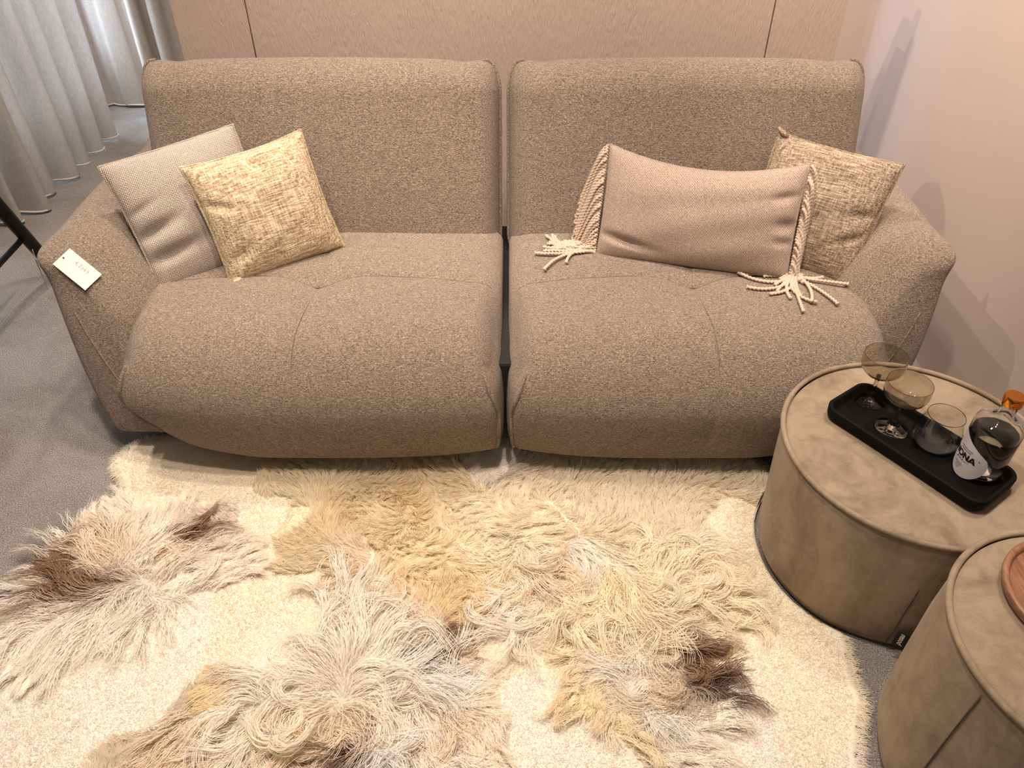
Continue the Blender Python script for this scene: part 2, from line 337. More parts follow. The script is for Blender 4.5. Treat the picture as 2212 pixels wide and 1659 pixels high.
# ------------------------------------------------------------------ upholstery
def cube_grid(n3):
    nx, ny, nz = n3; F = lambda n: (lambda t: 1.25*t - 0.25*t**3)(np.linspace(-1, 1, n + 1))
    X, Y, Z = F(nx), F(ny), F(nz); vs = []; fs = []; idx = {}
    def vid(p):
        k = (round(p[0], 5), round(p[1], 5), round(p[2], 5))
        if k not in idx: idx[k] = len(vs); vs.append(p)
        return idx[k]
    for A, B, fn, flip in ((X, Z, lambda a, b: (a, -1., b), 0), (X, Z, lambda a, b: (a, 1., b), 1), (X, Y, lambda a, b: (a, b, 1.), 0),
                           (X, Y, lambda a, b: (a, b, -1.), 1), (Y, Z, lambda a, b: (1., a, b), 0), (Y, Z, lambda a, b: (-1., a, b), 1)):
        g = [[vid(fn(a, b)) for b in B] for a in A]
        for i in range(len(A)-1):
            for j in range(len(B)-1):
                q = (g[i][j], g[i+1][j], g[i+1][j+1], g[i][j+1]); fs.append(q[::-1] if flip else q)
    return np.array(vs), fs
def rounded(U, half, R):
    """U in [-1,1]^3 on the cube surface; R(U) gives three radii per point."""
    p = U * half; r = np.minimum(R(U), half * 0.98); inner = half - r
    q = np.clip(p, -inner, inner); d = (p - q) / r; n = np.linalg.norm(d, axis=1)
    k = np.where(n > 1e-9, np.abs(d).max(1) / np.maximum(n, 1e-9), 1.0)
    return q + d * k[:, None] * r
def noise1(x, y, z, s=0):
    return (np.sin(7.1*x + 3.3*y + s) * np.cos(5.7*z - 4.1*x + 1.7*s) + 0.6 * np.sin(13.3*y + 9.1*z - 6*x + 2.3*s)) / 1.6

# --- seat cushions
def seam_line(dx, u): return 0.020 - 0.040 * np.exp(-(dx / 0.080) ** 2) - 0.035 * np.abs(u) ** 5
def seat_map(U, cx, hx, outer):        # outer: -1 left module, +1 right module
    half = np.array([hx, 0.345, 0.18])
    def R(U):
        up = sstep(-0.5, 0.3, U[:, 2]); fr = sstep(0.2, -0.6, U[:, 1])
        rx = 0.032 + 0.045 * sstep(0.3, 1.0, U[:, 2]) + 0.15 * sstep(0.1, -0.8, U[:, 2]) * (np.sign(U[:, 0]) == outer)
        ry = 0.035 + fr * (0.015 + 0.125 * up); rz = 0.05 + (0.02 + 0.11 * (np.sign(U[:, 0]) == outer) * sstep(0.3, 0.9, np.abs(U[:, 0]))) * (1 - up) * fr + fr * up * 0.14
        return np.stack([rx, ry, rz], 1)
    p = rounded(U, half, R); u = np.clip(p[:, 0] / half[0], -1, 1); v = p[:, 1] / half[1]; w = p[:, 2] / half[2]
    top = sstep(0.2, 0.9, w); front = sstep(0.1, -0.8, v)
    p = p.copy()
    p[:, 2] += 0.020 * (1 - u**2) * (1 - np.clip(v, -1, 1)**2) * top
    p[:, 1] -= 0.026 * (1 - u**4) * front * (1 - 0.35 * w)
    p[:, 2] -= 0.012 * (1 - u**2) * front * sstep(-0.2, -1, w)
    p[:, 1] += 0.035 * front * sstep(0.1, -1.0, w)
    p[:, 1] += 0.035 * front * sstep(0.25, 1.0, u * outer)
    p[:, 0] += 0.006 * np.sign(u) * sstep(0.5, 1.0, np.abs(u)) * front * (1 - w**2)
    # stitched cross seam with a pulled tuft in the middle
    yw = p[:, 1]; x0 = 0.005 * outer
    seam_y = seam_line(p[:, 0] - x0, u)
    dy = yw - seam_y
    g = np.exp(-(dy / 0.0075) ** 2) * 0.0050 + np.exp(-(dy / 0.04) ** 2) * 0.004
    p[:, 2] -= top * g * sstep(0.985, 0.8, np.abs(u))
    dd = np.sqrt((p[:, 0] - x0) ** 2 + (yw - seam_y + 0.005) ** 2)
    p[:, 2] -= top * (0.013 * np.exp(-(dd / 0.055) ** 2))
    dx = p[:, 0] - (x0 + 0.02 * outer * front)
    cg = np.exp(-(dx / 0.0085) ** 2) * 0.0034 + np.exp(-(dx / 0.03) ** 2) * 0.002
    p[:, 2] -= top * cg * sstep(0.75, 0.3, v); p[:, 1] += front * (1 - top) * cg * sstep(-1.0, -0.3, w)
    n = noise1(p[:, 0] + cx * 2, p[:, 1], p[:, 2], outer) * 0.003
    p[:, 2] += n * top; p[:, 1] -= n * front
    return p + np.array([cx, 1.805, 0.27])
SEATS = {}
sofa = tag(empty('sofa', (-0.03, 2.05, 0)), 'wide two-seat sofa in taupe beige boucle with rounded arms, standing before the plaster panel', 'sofa')
def seam_tube(name, pts, r, parent, lab=None):
    m = MB(); m.tube(pts, r, 7); o = m.build(name, BOUCLE); adopt(o, sofa); o.parent = parent; o.matrix_parent_inverse = sofa.matrix_basis.inverted() if parent is sofa else Matrix.Identity(4)
    return o
GRID = cube_grid((170, 140, 64)); THREAD = plain('seam_thread', (0.19, 0.14, 0.10), 0.9)
for outer, cx, hx in ((-1, -0.526, 0.499), (1, 0.492, 0.501)):
    U, F = GRID; P = seat_map(U, cx, hx, outer)
    o = mesh_obj('seat_cushion', P, F, BOUCLE); adopt(o, sofa); SEATS[outer] = BVHTree.FromPolygons([tuple(p) for p in P], F)
    for sx in (-1, 1):
        w = np.linspace(0.80, -0.98, 50); u = sx * (0.915 + 0.065 * sstep(0.80, -0.2, w))
        q = seat_map(np.stack([u, -np.ones(50), w], 1), cx, hx, outer); q[:, 1] -= 0.0020; q[:, 0] += sx * 0.001
        seam_tube('piping', q, 0.0058, o)
        q2 = q.copy(); q2[:, 0] -= sx * 0.0065; q2[:, 1] += 0.0015; m = MB(); m.tube(q2, 0.0024, 5); mesh_obj('seam_thread', m.v, m.f, THREAD, o)
    # thread laid in the cross seam and the centre seam
    uu = np.linspace(-0.97, 0.97, 90); V = np.linspace(-0.95, 0.6, 900); best = []
    for a in uu:
        q = seat_map(np.stack([np.full(900, a), V, np.ones(900)], 1), cx, hx, outer); sy = seam_line(q[:, 0] - cx - 0.005 * outer, np.clip((q[:, 0] - cx) / hx, -1, 1)) + 1.805
        best.append(q[np.argmin(np.abs(q[:, 1] - sy))] + np.array([0, 0, 0.0002]))
    best = np.array(best); best[1:-1] = (best[:-2] + best[1:-1] + best[2:]) / 3; m = MB(); m.tube(best + np.array([0, 0, 0.0005]), 0.0013, 5); mesh_obj('seam_thread', m.v, m.f, THREAD, o)
    us = 0.005 * outer / hx
    q = seat_map(np.r_[np.stack([np.full(60, us), np.linspace(0.5, -0.98, 60), np.ones(60)], 1), np.stack([np.full(30, us + 0.02*outer/hx), np.full(30, -1.0), np.linspace(0.9, -0.2, 30)], 1)], cx, hx, outer)
    q[:, 0] = cx + 0.005 * outer + 0.02 * outer * sstep(1.75, 1.47, q[:, 1]); q[2:-2] = (q[:-4] + q[1:-3] + q[2:-2] + q[3:-1] + q[4:]) / 5; m = MB(); m.tube(q, 0.0007, 5); mesh_obj('seam_thread', m.v, m.f, THREAD, o)
# --- back cushions
TILT = math.radians(17)
def back_map(U, cx, hx, k):
    half = np.array([hx, 0.115, 0.285])
    R = lambda U: np.stack([0.055 + 0.03 * sstep(0, 1, U[:, 2]), 0.085 + 0 * U[:, 0], 0.07 + 0.02 * sstep(0, 1, U[:, 2])], 1)
    p = rounded(U, half, R); u = p[:, 0] / half[0]; v = p[:, 1] / half[1]; w = p[:, 2] / half[2]
    p = p.copy(); front = sstep(0.2, -0.9, v); top = sstep(0.55, 1.0, w)
    p[:, 1] -= 0.028 * (1 - u**2) * (1 - np.clip(w, -1, 1)**2) * front
    p[:, 2] += top * (0.010 * (1 - np.minimum(1, np.abs(u) / 0.95)**2) - 0.006 * np.exp(-((np.abs(u) - 0.82) / 0.10) ** 2))
    for sx in (-1, 1):             # pinched ears
        d = np.sqrt((p[:, 0] - sx * half[0] * 0.955) ** 2 + ((p[:, 1]) * 0.6) ** 2 + (p[:, 2] - half[2] * 0.97) ** 2)
        e = np.exp(-(d / 0.042) ** 2); p[:, 2] += 0.019 * e; p[:, 0] += sx * 0.012 * e
    n = noise1(p[:, 0] * 1.3 + cx, p[:, 1], p[:, 2] * 1.2, k) * 0.004; p[:, 1] -= n * front
    c, s = math.cos(TILT), math.sin(TILT)
    y = p[:, 1] * c + p[:, 2] * s; z = p[:, 2] * c - p[:, 1] * s
    return np.stack([p[:, 0] + cx, y + 2.250, z + 0.605], 1)
BACKS = {}
GB = cube_grid((100, 26, 60))
for k, cx, hx in ((-1, -0.5575, 0.519), (1, 0.5085, 0.517)):
    U, F = GB; P = back_map(U, cx, hx, k); o = mesh_obj('back_cushion', P, F, BOUCLE); adopt(o, sofa)
    BACKS[k] = BVHTree.FromPolygons([tuple(p) for p in P], F)
    for sx in (-1, 1):
        w = np.r_[np.linspace(-0.9, 0.99, 40)]; a = np.stack([np.full(40, sx * 1.0), np.full(40, -0.25), w], 1)
        u2 = np.linspace(0.99, 0.90, 10); b = np.stack([sx * u2, np.full(10, -0.25), np.ones(10)], 1)
        q = back_map(np.r_[a, b], cx, hx, k); cen = np.array([cx, 2.25, 0.6]); q += (q - cen) / np.linalg.norm(q - cen, axis=1)[:, None] * 0.002
        seam_tube('piping', q, 0.0062, o)
# --- arms (left one built, right one mirrored)
AX = -0.040
def arm_map(U, mirror):
    half = np.array([0.125, 0.485, 0.275])
    def R(U):
        inn = sstep(-0.3, 0.5, U[:, 0]); up = sstep(-0.2, 0.6, U[:, 2]); fr = sstep(0, -0.8, U[:, 1])
        rx = 0.045 + inn * (0.05 + 0.10 * up); rz = 0.05 + inn * up * 0.17; ry = 0.06 + 0.045 * fr
        return np.stack([rx, ry, rz], 1)
    p = rounded(U, half, R); p = p.copy(); u = p[:, 0] / half[0]; v = p[:, 1] / half[1]; w = p[:, 2] / half[2]
    t = (w + 1) / 2
    out = sstep(0.3, -1, u); up = sstep(0.2, 1, w)
    p[:, 0] -= 0.085 * t - 0.03 * out * (1 - (2*t-1)**2) * -1 * 0.6
    p[:, 1] += sstep(0.2, -1, v) * 0.135 * t ** 1.2                    # front leans back
    p[:, 1] -= 0.03 * sstep(0, -1, v) * (1 - u**2) * (1 - w**2)        # front puffs out
    p[:, 2] += 0.020 * up * (1 - v**2) * (1 - out * 0.5)
    p[:, 2] -= 0.035 * up * sstep(0.0, -1, v) * sstep(-0.6, 1, u)
    for sy in (-1, 1):
        tip = np.array([-half[0] - 0.075, sy * half[1] + (0.12 if sy < 0 else 0), half[2]])
        d = np.linalg.norm((p - tip) * np.array([1, .8, 1]), axis=1); e = np.exp(-(d / 0.055) ** 2)
        p[:, 2] += 0.022 * e; p[:, 0] -= 0.018 * e; p[:, 1] += sy * 0.028 * e
    n = noise1(p[:, 0], p[:, 1] * 1.2, p[:, 2], 3 + mirror) * 0.004; p[:, 0] += n; p[:, 2] += n * up
    q = p + np.array([-1.027, 2.085, 0.318]); q[:, 2] -= 0.03 * up * sstep(0, 1, v)
    if mirror: q[:, 0] = 2 * AX - q[:, 0]
    return q
ARMS = {}
GA = cube_grid((40, 100, 60))
for mir in (0, 1):
    U, F = GA; P = arm_map(U, mir); F2 = [f[::-1] for f in F] if mir else F
    o = mesh_obj('armrest', P, F2, BOUCLE); adopt(o, sofa); ARMS[mir] = BVHTree.FromPolygons([tuple(p) for p in P], F2)
    w = np.linspace(0.45, -1.0, 44); u = -0.55 + 0.80 * sstep(0.9, -1.1, w)
    q = arm_map(np.stack([u, -np.ones(44), w], 1), mir); q[:, 1] += 0.0012; seam_tube('piping', q, 0.0032, o)
m = MB(); m.box(-0.90, 0.86, 1.66, 2.50, 0.012, 0.105, 0.01); o = m.build('plinth', SHADOW, None, False); adopt(o, sofa)
m = MB(); m.box(-0.042, 0.004, 1.56, 2.30, 0.095, 0.36, 0.008); o = m.build('gap_blocker', SHADOW, None, False); adopt(o, sofa)  # black box added to block light and darken the gap between seats
for x in (-0.85, -0.10, 0.03, 0.80):
    for y in (1.66, 2.44):
        m = MB(); m.lathe([(0, 0), (0.022, 0), (0.026, 0.03), (0, 0.03)], (x, y, 0), 16); adopt(m.build('foot', BLACK, None), sofa)

# ------------------------------------------------------------------ cushions
def frame(c4):
    """object matrix from the four corners TL TR BR BL (x right, z up, y into the cushion)"""
    c4 = [Vector(c) for c in c4]; ctr = sum(c4, Vector()) / 4
    x = ((c4[1] - c4[0]) + (c4[2] - c4[3])).normalized(); z = ((c4[0] - c4[3]) + (c4[1] - c4[2])); z = (z - x * z.dot(x)).normalized(); y = z.cross(x)
    M = Matrix.Identity(4)
    for i in range(3): M[i][0] = x[i]; M[i][1] = y[i]; M[i][2] = z[i]; M[i][3] = ctr[i]
    return M, c4
def pillow(name, c4, mat, thick, label, kx=0.05, kz=(0.05, 0.05), dents=(), corner=0.0, expo=0.42, n=64, seed=0):
    M, c = frame(c4); Mi = M.inverted(); loc = [np.array(Mi @ p) for p in c]
    s = np.linspace(-1, 1, n + 1); s = 1.2 * s - 0.2 * s**3
    Uu, Vv = np.meshgrid(s, s, indexing='ij'); uu = Uu.ravel(); vv = Vv.ravel()
    def pos(side):
        au = uu * (1 - kx * (1 - vv**2) * (0.6 + 0.4 * np.abs(uu))); kzv = np.where(vv > 0, kz[0], kz[1]); av = vv * (1 - kzv * (1 - uu**2) * (0.6 + 0.4 * np.abs(vv)))
        a = (1 + au) / 2; b = (1 + av) / 2
        base = (loc[0] * ((1-a)*b)[:, None] + loc[1] * (a*b)[:, None] + loc[2] * (a*(1-b))[:, None] + loc[3] * ((1-a)*(1-b))[:, None])
        f = np.clip((1 - uu**2) * (1 - vv**2), 0, 1) ** expo; t = thick * f
        t = t * (1 + 0.06 * noise1(uu * 0.6, vv * 0.7, uu * vv * 0.3, seed))
        for (du, dv, su, sv, amp, ang) in dents:
            ca, sa = math.cos(ang), math.sin(ang); p = (uu - du) * ca + (vv - dv) * sa; q = -(uu - du) * sa + (vv - dv) * ca
            t = t - amp * np.exp(-(p / su) ** 2 - (q / sv) ** 2) * np.minimum(1, f * 1.6)
        t = np.maximum(t, 0.003 * (f > 0))
        base[:, 1] += side * t
        return base
    A = pos(-1); B = pos(0.85); N = n + 1; nv = N * N; v = np.r_[A, B]; f = []
    for i in range(n):
        for j in range(n):
            a, b, c_, d = i*N+j, (i+1)*N+j, (i+1)*N+j+1, i*N+j+1
            f.append((a, b, c_, d)); f.append((nv+d, nv+c_, nv+b, nv+a))
    ring = [i*N for i in range(N)] + [n*N+j for j in range(1, N)] + [i*N+n for i in range(n-1, -1, -1)] + [j for j in range(n-1, 0, -1)]
    for a, b in zip(ring, ring[1:] + ring[:1]): f.append((b, a, nv + a, nv + b))
    o = mesh_obj(name, v, f, mat); o.matrix_basis = M; tag(o, label, 'cushion')
    rp = [(v[i] + v[i + nv]) / 2 for i in ring]; rp.append(rp[0])
    return o, M, rp
PA = [(-1.082, 1.905, 0.742), (-0.770, 2.085, 0.785), (-0.665, 1.985, 0.455), (-0.972, 1.798, 0.418)]
pa, MA, rp = pillow('cushion', PA, WEAVE, 0.062, 'grey two-tone basket-weave cushion leaning on the left arm behind a tan cushion', 0.035, (0.02, 0.02),
    dents=[(-0.75, -0.10, .40, .09, .022, .25), (-0.65, -0.48, .45, .10, .022, .15), (-0.8, .25, .3, .06, .008, .3)], expo=0.46, seed=1)
m = MB(); m.tube(rp, 0.0035, 6); m.build('edge_seam', WEAVE, pa)
PB = [(-0.858, 1.880, 0.752), (-0.575, 2.050, 0.785), (-0.487, 1.972, 0.470), (-0.777, 1.806, 0.437)]
pb, MBm, rp = pillow('cushion', PB, TAN, 0.066, 'straw-coloured slubby tweed cushion in front of the grey cushion', 0.05, (0.075, 0.02),
    dents=[(-0.75, .30, .30, .07, .009, -.35), (-0.7, -.55, .25, .10, .010, .5), (.05, .9, .12, .25, .008, 0)], expo=0.44, seed=2)
m = MB(); m.tube(rp, 0.003, 6); m.build('edge_seam', TAN, pb)
m = MB(); bl = np.array(MBm.inverted() @ Vector(PB[3]))          # folded corner ear
m.tube([bl + np.array(q) for q in ((0.03, -0.012, 0.018), (0.016, -0.022, 0.006), (0.0, -0.024, -0.004), (-0.012, -0.018, -0.004))], [0.009, 0.016, 0.014, 0.004], 10); m.build('corner_fold', TAN, pb)
PD = [(0.747, 2.105, 0.757), (1.037, 1.928, 0.738), (0.940, 1.800, 0.430), (0.648, 1.977, 0.445)]
pd, MD, rp = pillow('cushion', PD, TAN_DIM, 0.060, 'tan tweed cushion leaning on the right arm behind the fringed cushion', 0.05, (0.04, 0.03),
    dents=[(.7, -.3, .25, .07, .010, .5), (.75, .1, .25, .06, .008, .2)], expo=0.44, seed=3)
m = MB(); m.tube(rp, 0.003, 6); m.build('edge_seam', TAN_DIM, pd)
m = MB(); br = np.array(MD.inverted() @ Vector(PD[2])); m.box(br[0]-0.004, br[0]+0.022, br[1]-0.001, br[1]+0.001, br[2]+0.018, br[2]+0.026); m.build('care_label', WHITE, pd)['label'] = 'small white sewn-in label'
m = MB(); tl = np.array(MD.inverted() @ Vector(PD[0])); m.tube([tl + np.array(q) for q in ((0.035, -0.008, -0.014), (0.015, -0.016, -0.002), (-0.002, -0.012, 0.010))], [0.005, 0.008, 0.003], 10); m.build('corner_fold', TAN_DIM, pd)
PC = [(0.272, 2.060, 0.740), (0.786, 1.925, 0.742), (0.758, 1.812, 0.455), (0.243, 1.948, 0.450)]
pc, MC, rp = pillow('lumbar_cushion', PC, TWILL, 0.078, 'oblong taupe-pink wool cushion with cream rope fringe on both short ends', 0.02, (0.28, 0.02),
    dents=[(-0.75, -.62, .30, .07, .020, -.35), (.92, -.05, .12, .10, .016, 0), (.92, -.35, .12, .08, .012, 0), (.85, .45, .15, .08, .010, .3)], expo=0.40, seed=4)
m = MB(); m.tube(rp, 0.0022, 6); m.build('edge_seam', TWILL, pc)
# fringe: every cord is its own twisted rope, falling by gravity until it lies on the seat
def seat_z(x, y):
    h = SEATS[1 if x > -0.02 else -1].ray_cast(Vector((x, y, 1.2)), Vector((0, 0, -1)))
    return h[0].z if h[0] is not None else 0.40
xa = (MC.to_3x3() @ Vector((1, 0, 0))); fwd = (MC.to_3x3() @ Vector((0, -1, 0)))
Mci = MC.inverted()
for side in (-1, 1):
    top = Vector(PC[0] if side < 0 else PC[1]); bot = Vector(PC[3] if side < 0 else PC[2]); n = 42
    for i in range(n):
        t = (i + 0.5) / n; p = top.lerp(bot, t) + xa * side * 0.001 + fwd * (0.006 + (0.012 if side > 0 else 0.010) * random.random())
        L = 0.160 + 0.04 * random.random(); N = 26; ds = L / N; pts = [p.copy()]
        wob = random.uniform(-0.10, 0.10)
        d = (xa * side * ((1.9 if side < 0 else 1.2) + (0.7 if t > .75 else 0)) + fwd * random.uniform(*((0.3, 1.3) if side > 0 else (0.0, 0.7))) + Vector((0, 0, -0.3))).normalized()
        grav = Vector((-0.24 if side < 0 else -0.10, -0.05, -1.0)) + xa * side * (0.05 + 0.10 * random.random())
        lay = (xa * side * (1.0 if side < 0 else random.uniform(-0.75, 1.0)) + fwd * random.uniform(-0.1, 1.1 if side > 0 else 0.9)); lay.z = 0; lay.normalize()
        for k in range(N):
            z = seat_z(p.x, p.y) + 0.0065 + 0.010 * random.random() * (i % 3) / 2
            if p.z <= z + 0.004:
                lay = Matrix.Rotation(wob, 3, 'Z') @ lay; d = (d * 0.5 + lay * 0.5); d.z = max(d.z, 0) * 0.2
            else: d = d * 0.70 + grav * 0.30
            d.normalize(); p = p + d * ds
            zz = seat_z(p.x, p.y) + 0.0060
            if p.z < zz: p.z = zz
            hb = BACKS[1].ray_cast(Vector((p.x, 1.0, p.z)), Vector((0, 1, 0)))
            if hb[0] is not None and p.y > hb[0].y - 0.006: p.y = hb[0].y - 0.006
            pts.append(p.copy())
        q = np.array([tuple(Mci @ a) for a in pts]); q[1:-1] = (q[:-2] + 2*q[1:-1] + q[2:]) / 4
        tq = np.linspace(0, len(q)-1, 100); q = np.stack([np.interp(tq, range(len(q)), q[:, a_]) for a_ in range(3)], 1)
        for _ in range(3): q[1:-1] = (q[:-2] + 2*q[1:-1] + q[2:]) / 4
        m = MB(); rr = np.full(len(q), 0.0041); rr[-3:] = 0.0050; m.tube(q, rr, 8, True, 620); m.build('cord', CORD, pc)
# world layout of the small things
PRICE_CARD = [(-1.163, 1.770, 0.565), (-1.073, 1.721, 0.530), (-1.100, 1.674, 0.510), (-1.190, 1.738, 0.545)]
HANG_TAG = [(-1.196, 1.680, 0.604), (-1.176, 1.655, 0.612), (-1.181, 1.655, 0.526), (-1.196, 1.680, 0.536)]
SEAM1 = (0.842, 0.937); SEAM2 = (0.746, 0.618)
TRAY = dict(c=(0.886, 1.209), d=(0.580, -0.814), L=0.378, W=0.155)
G = dict(g1=(0.840, 1.361), g2=(0.855, 1.264), t=(0.921, 1.2045), b=(0.984, 1.135))
LABEL_TURN = math.radians(-30)
WTRAY = (0.968, 0.762)
# ------------------------------------------------------------------ lettering
def text_mesh(s, size, bold=0.0, shear=0.0, align='CENTER'):
    cu = bpy.data.curves.new('t', 'FONT'); cu.body = s; cu.size = size; cu.align_x = align; cu.align_y = 'CENTER'; cu.offset = bold; cu.shear = shear; cu.resolution_u = 3
    o = bpy.data.objects.new('t', cu); COL.objects.link(o); dg = bpy.context.evaluated_depsgraph_get(); me = bpy.data.meshes.new_from_object(o.evaluated_get(dg))
    bm = bmesh.new(); bm.from_mesh(me); bmesh.ops.triangulate(bm, faces=bm.faces[:]); v = [x.co[:] for x in bm.verts]; f = [[x.index for x in q.verts] for q in bm.faces]
    bm.free(); bpy.data.meshes.remove(me); bpy.data.objects.remove(o); bpy.data.curves.remove(cu); return np.array(v), f
def strokes(polys, w, h):         # ribbon strokes in a unit box, (x, y) lists -> flat mesh
    V = []; F = []
    for P in polys:
        P = np.array(P, float); 
        # smooth once
        if len(P) > 2:
            t = np.linspace(0, len(P) - 1, (len(P) - 1) * 5 + 1); x = np.interp(t, range(len(P)), P[:, 0]); y = np.interp(t, range(len(P)), P[:, 1])
            for _ in range(4): x[1:-1] = (x[:-2] + 2*x[1:-1] + x[2:]) / 4; y[1:-1] = (y[:-2] + 2*y[1:-1] + y[2:]) / 4
            P = np.stack([x, y], 1)
        T = np.gradient(P, axis=0); T /= np.linalg.norm(T, axis=1)[:, None] + 1e-9; Nn = np.stack([-T[:, 1], T[:, 0]], 1); b = len(V)
        for p, q in zip(P, Nn): V += [(*(p + q*w/2), 0), (*(p - q*w/2), 0)]
        F += [(b+2*i, b+2*i+1, b+2*i+3, b+2*i+2) for i in range(len(P)-1)]
    return np.array(V), F
EURO2069 = [[(.9,.9),(.6,1.0),(.3,.75),(.25,.4),(.4,.05),(.75,0),(.95,.15)], [(.05,.6),(.7,.62)], [(.05,.4),(.65,.42)],
    [(1.35,.8),(1.5,1.05),(1.85,1.0),(1.9,.7),(1.6,.3),(1.35,.05),(1.7,.1),(2.05,.0)], [(2.55,.7),(2.3,.5),(2.35,.1),(2.65,.0),(2.85,.3),(2.75,.65),(2.5,.72)],
    [(3.6,1.0),(3.3,.75),(3.15,.35),(3.3,.0),(3.6,.05),(3.65,.35),(3.4,.5),(3.2,.3)], [(4.5,.75),(4.25,.95),(4.0,.8),(4.1,.5),(4.4,.55),(4.5,.8),(4.45,.3),(4.2,-.05),(4.0,.0)]]
JUNE = [[(.35,1.0),(.75,1.05),(.55,.4),(.35,-.25),(.05,-.35),(.0,-.1),(.35,.15),(.9,.3)], [(.9,.6),(.95,.15),(1.2,.05),(1.45,.5),(1.45,.1),(1.65,.05)], [(1.75,.55),(1.8,.05),(1.95,.45),(2.2,.5),(2.25,.08),(2.5,.05)],
    [(2.5,.2),(2.9,.45),(2.8,.62),(2.55,.4),(2.7,.05),(3.2,.0),(4.0,.35),(4.6,.4),(5.1,.3)]]
def card(name, c4, mat, thick=0.0012):       # thin card from four corners TL TR BR BL
    c = [Vector(p) for p in c4]; nrm = (c[1]-c[0]).cross(c[3]-c[0]).normalized() * -1
    if nrm.z < 0: nrm = -nrm
    v = [p + nrm*thick for p in c] + c; return mesh_obj(name, v, [(0,3,2,1),(4,5,6,7),(0,1,5,4),(1,2,6,5),(2,3,7,6),(3,0,4,7)], mat, None, False), c, nrm
# price card lying on the left arm
cc = [Vector(p) for p in PRICE_CARD]; cen, n0, _, _ = ARMS[0].find_nearest(sum(cc, Vector()) / 4)
nrm = (n0 + sum((ARMS[0].find_nearest(p)[1] for p in cc), Vector())).normalized()
ex = (cc[1] + cc[2] - cc[0] - cc[3]); ex = (ex - nrm * ex.dot(nrm)).normalized(); ey = nrm.cross(ex)
pl = [cen + ex*sx*0.050 + ey*sy*0.029 for sx, sy in ((-1, 1), (1, 1), (1, -1), (-1, -1))]; off = -1
for a in np.linspace(0, 1, 7):      # settle the card on the highest point of the upholstery under it
    for b_ in np.linspace(0, 1, 5):
        p = pl[0].lerp(pl[1], a).lerp(pl[3].lerp(pl[2], a), b_); hit = ARMS[0].ray_cast(p + nrm*0.12, -nrm)
        if hit[0] is not None: off = max(off, 0.12 - hit[3])
pl = [p + nrm * (off + 0.001) for p in pl]
price, c, n_ = card('price_card', pl, PAPER); tag(price, 'white price card with a handwritten 2069 price lying on the left sofa arm', 'price card')
ex = (c[1]-c[0]).normalized(); ey = (c[0]-c[3]).normalized(); wd = (c[1]-c[0]).length; hd = (c[0]-c[3]).length
V, F = strokes(EURO2069, 0.07, 1); sc = wd * 0.40 / 4.6; o0 = (c[0]+c[1]+c[2]+c[3])/4 - ex*wd*0.10 + ey*hd*0.10
mesh_obj('handwriting', [o0 + ex*((v[0]-0.6)*sc) + ey*(v[1]*sc*1.15) + n_*0.0016 for v in V], F, PENCIL, price, False)
m = MB(); h0 = c[0] + ex*wd*0.07 - ey*hd*0.5; a = [h0 + ex*0.0024*math.cos(k*math.pi/6) + ey*0.0024*math.sin(k*math.pi/6) + n_*0.0017 for k in range(12)]; m.add(a, [tuple(range(12))]); m.build('punched_hole', INK, price, False)
# grey hang tag at the arm tip
T4 = HANG_TAG
ht, c, n_ = card('hang_tag', T4, GREYCARD, 0.0015); tag(ht, 'grey swing tag hanging off the outer front corner of the left arm', 'tag')
ex = (c[1]-c[0]).normalized(); ey = (c[0]-c[3]).normalized()
for k, (a, b) in enumerate(((.42, .52), (.60, .82))):
    p0 = c[0].lerp(c[3], a) + ex*0.012 + n_*0.002; p1 = c[0].lerp(c[3], b) + ex*0.012 + n_*0.002
    mesh_obj('printed_line', [p0, p0+ex*0.003, p1+ex*0.003, p1], [(0,1,2,3)], INK if k == 0 else WHITE, ht, False)
p0 = c[0].lerp(c[3], .12) + ex*0.014 + n_*0.002; mesh_obj('tag_slot', [p0 - ex*.004, p0 + ex*.004, p0 + ex*.004 - ey*.008, p0 - ex*.004 - ey*.008], [(0,1,2,3)], WHITE, ht, False)
m = MB(); m.tube([c[0].lerp(c[1], .5) - ey*0.008, c[0].lerp(c[1], .5) + ey*0.02 + ex*0.012, c[0].lerp(c[1], .5) + ey*0.032 + ex*0.03], 0.0008, 5); m.build('loop', PAPER, ht)

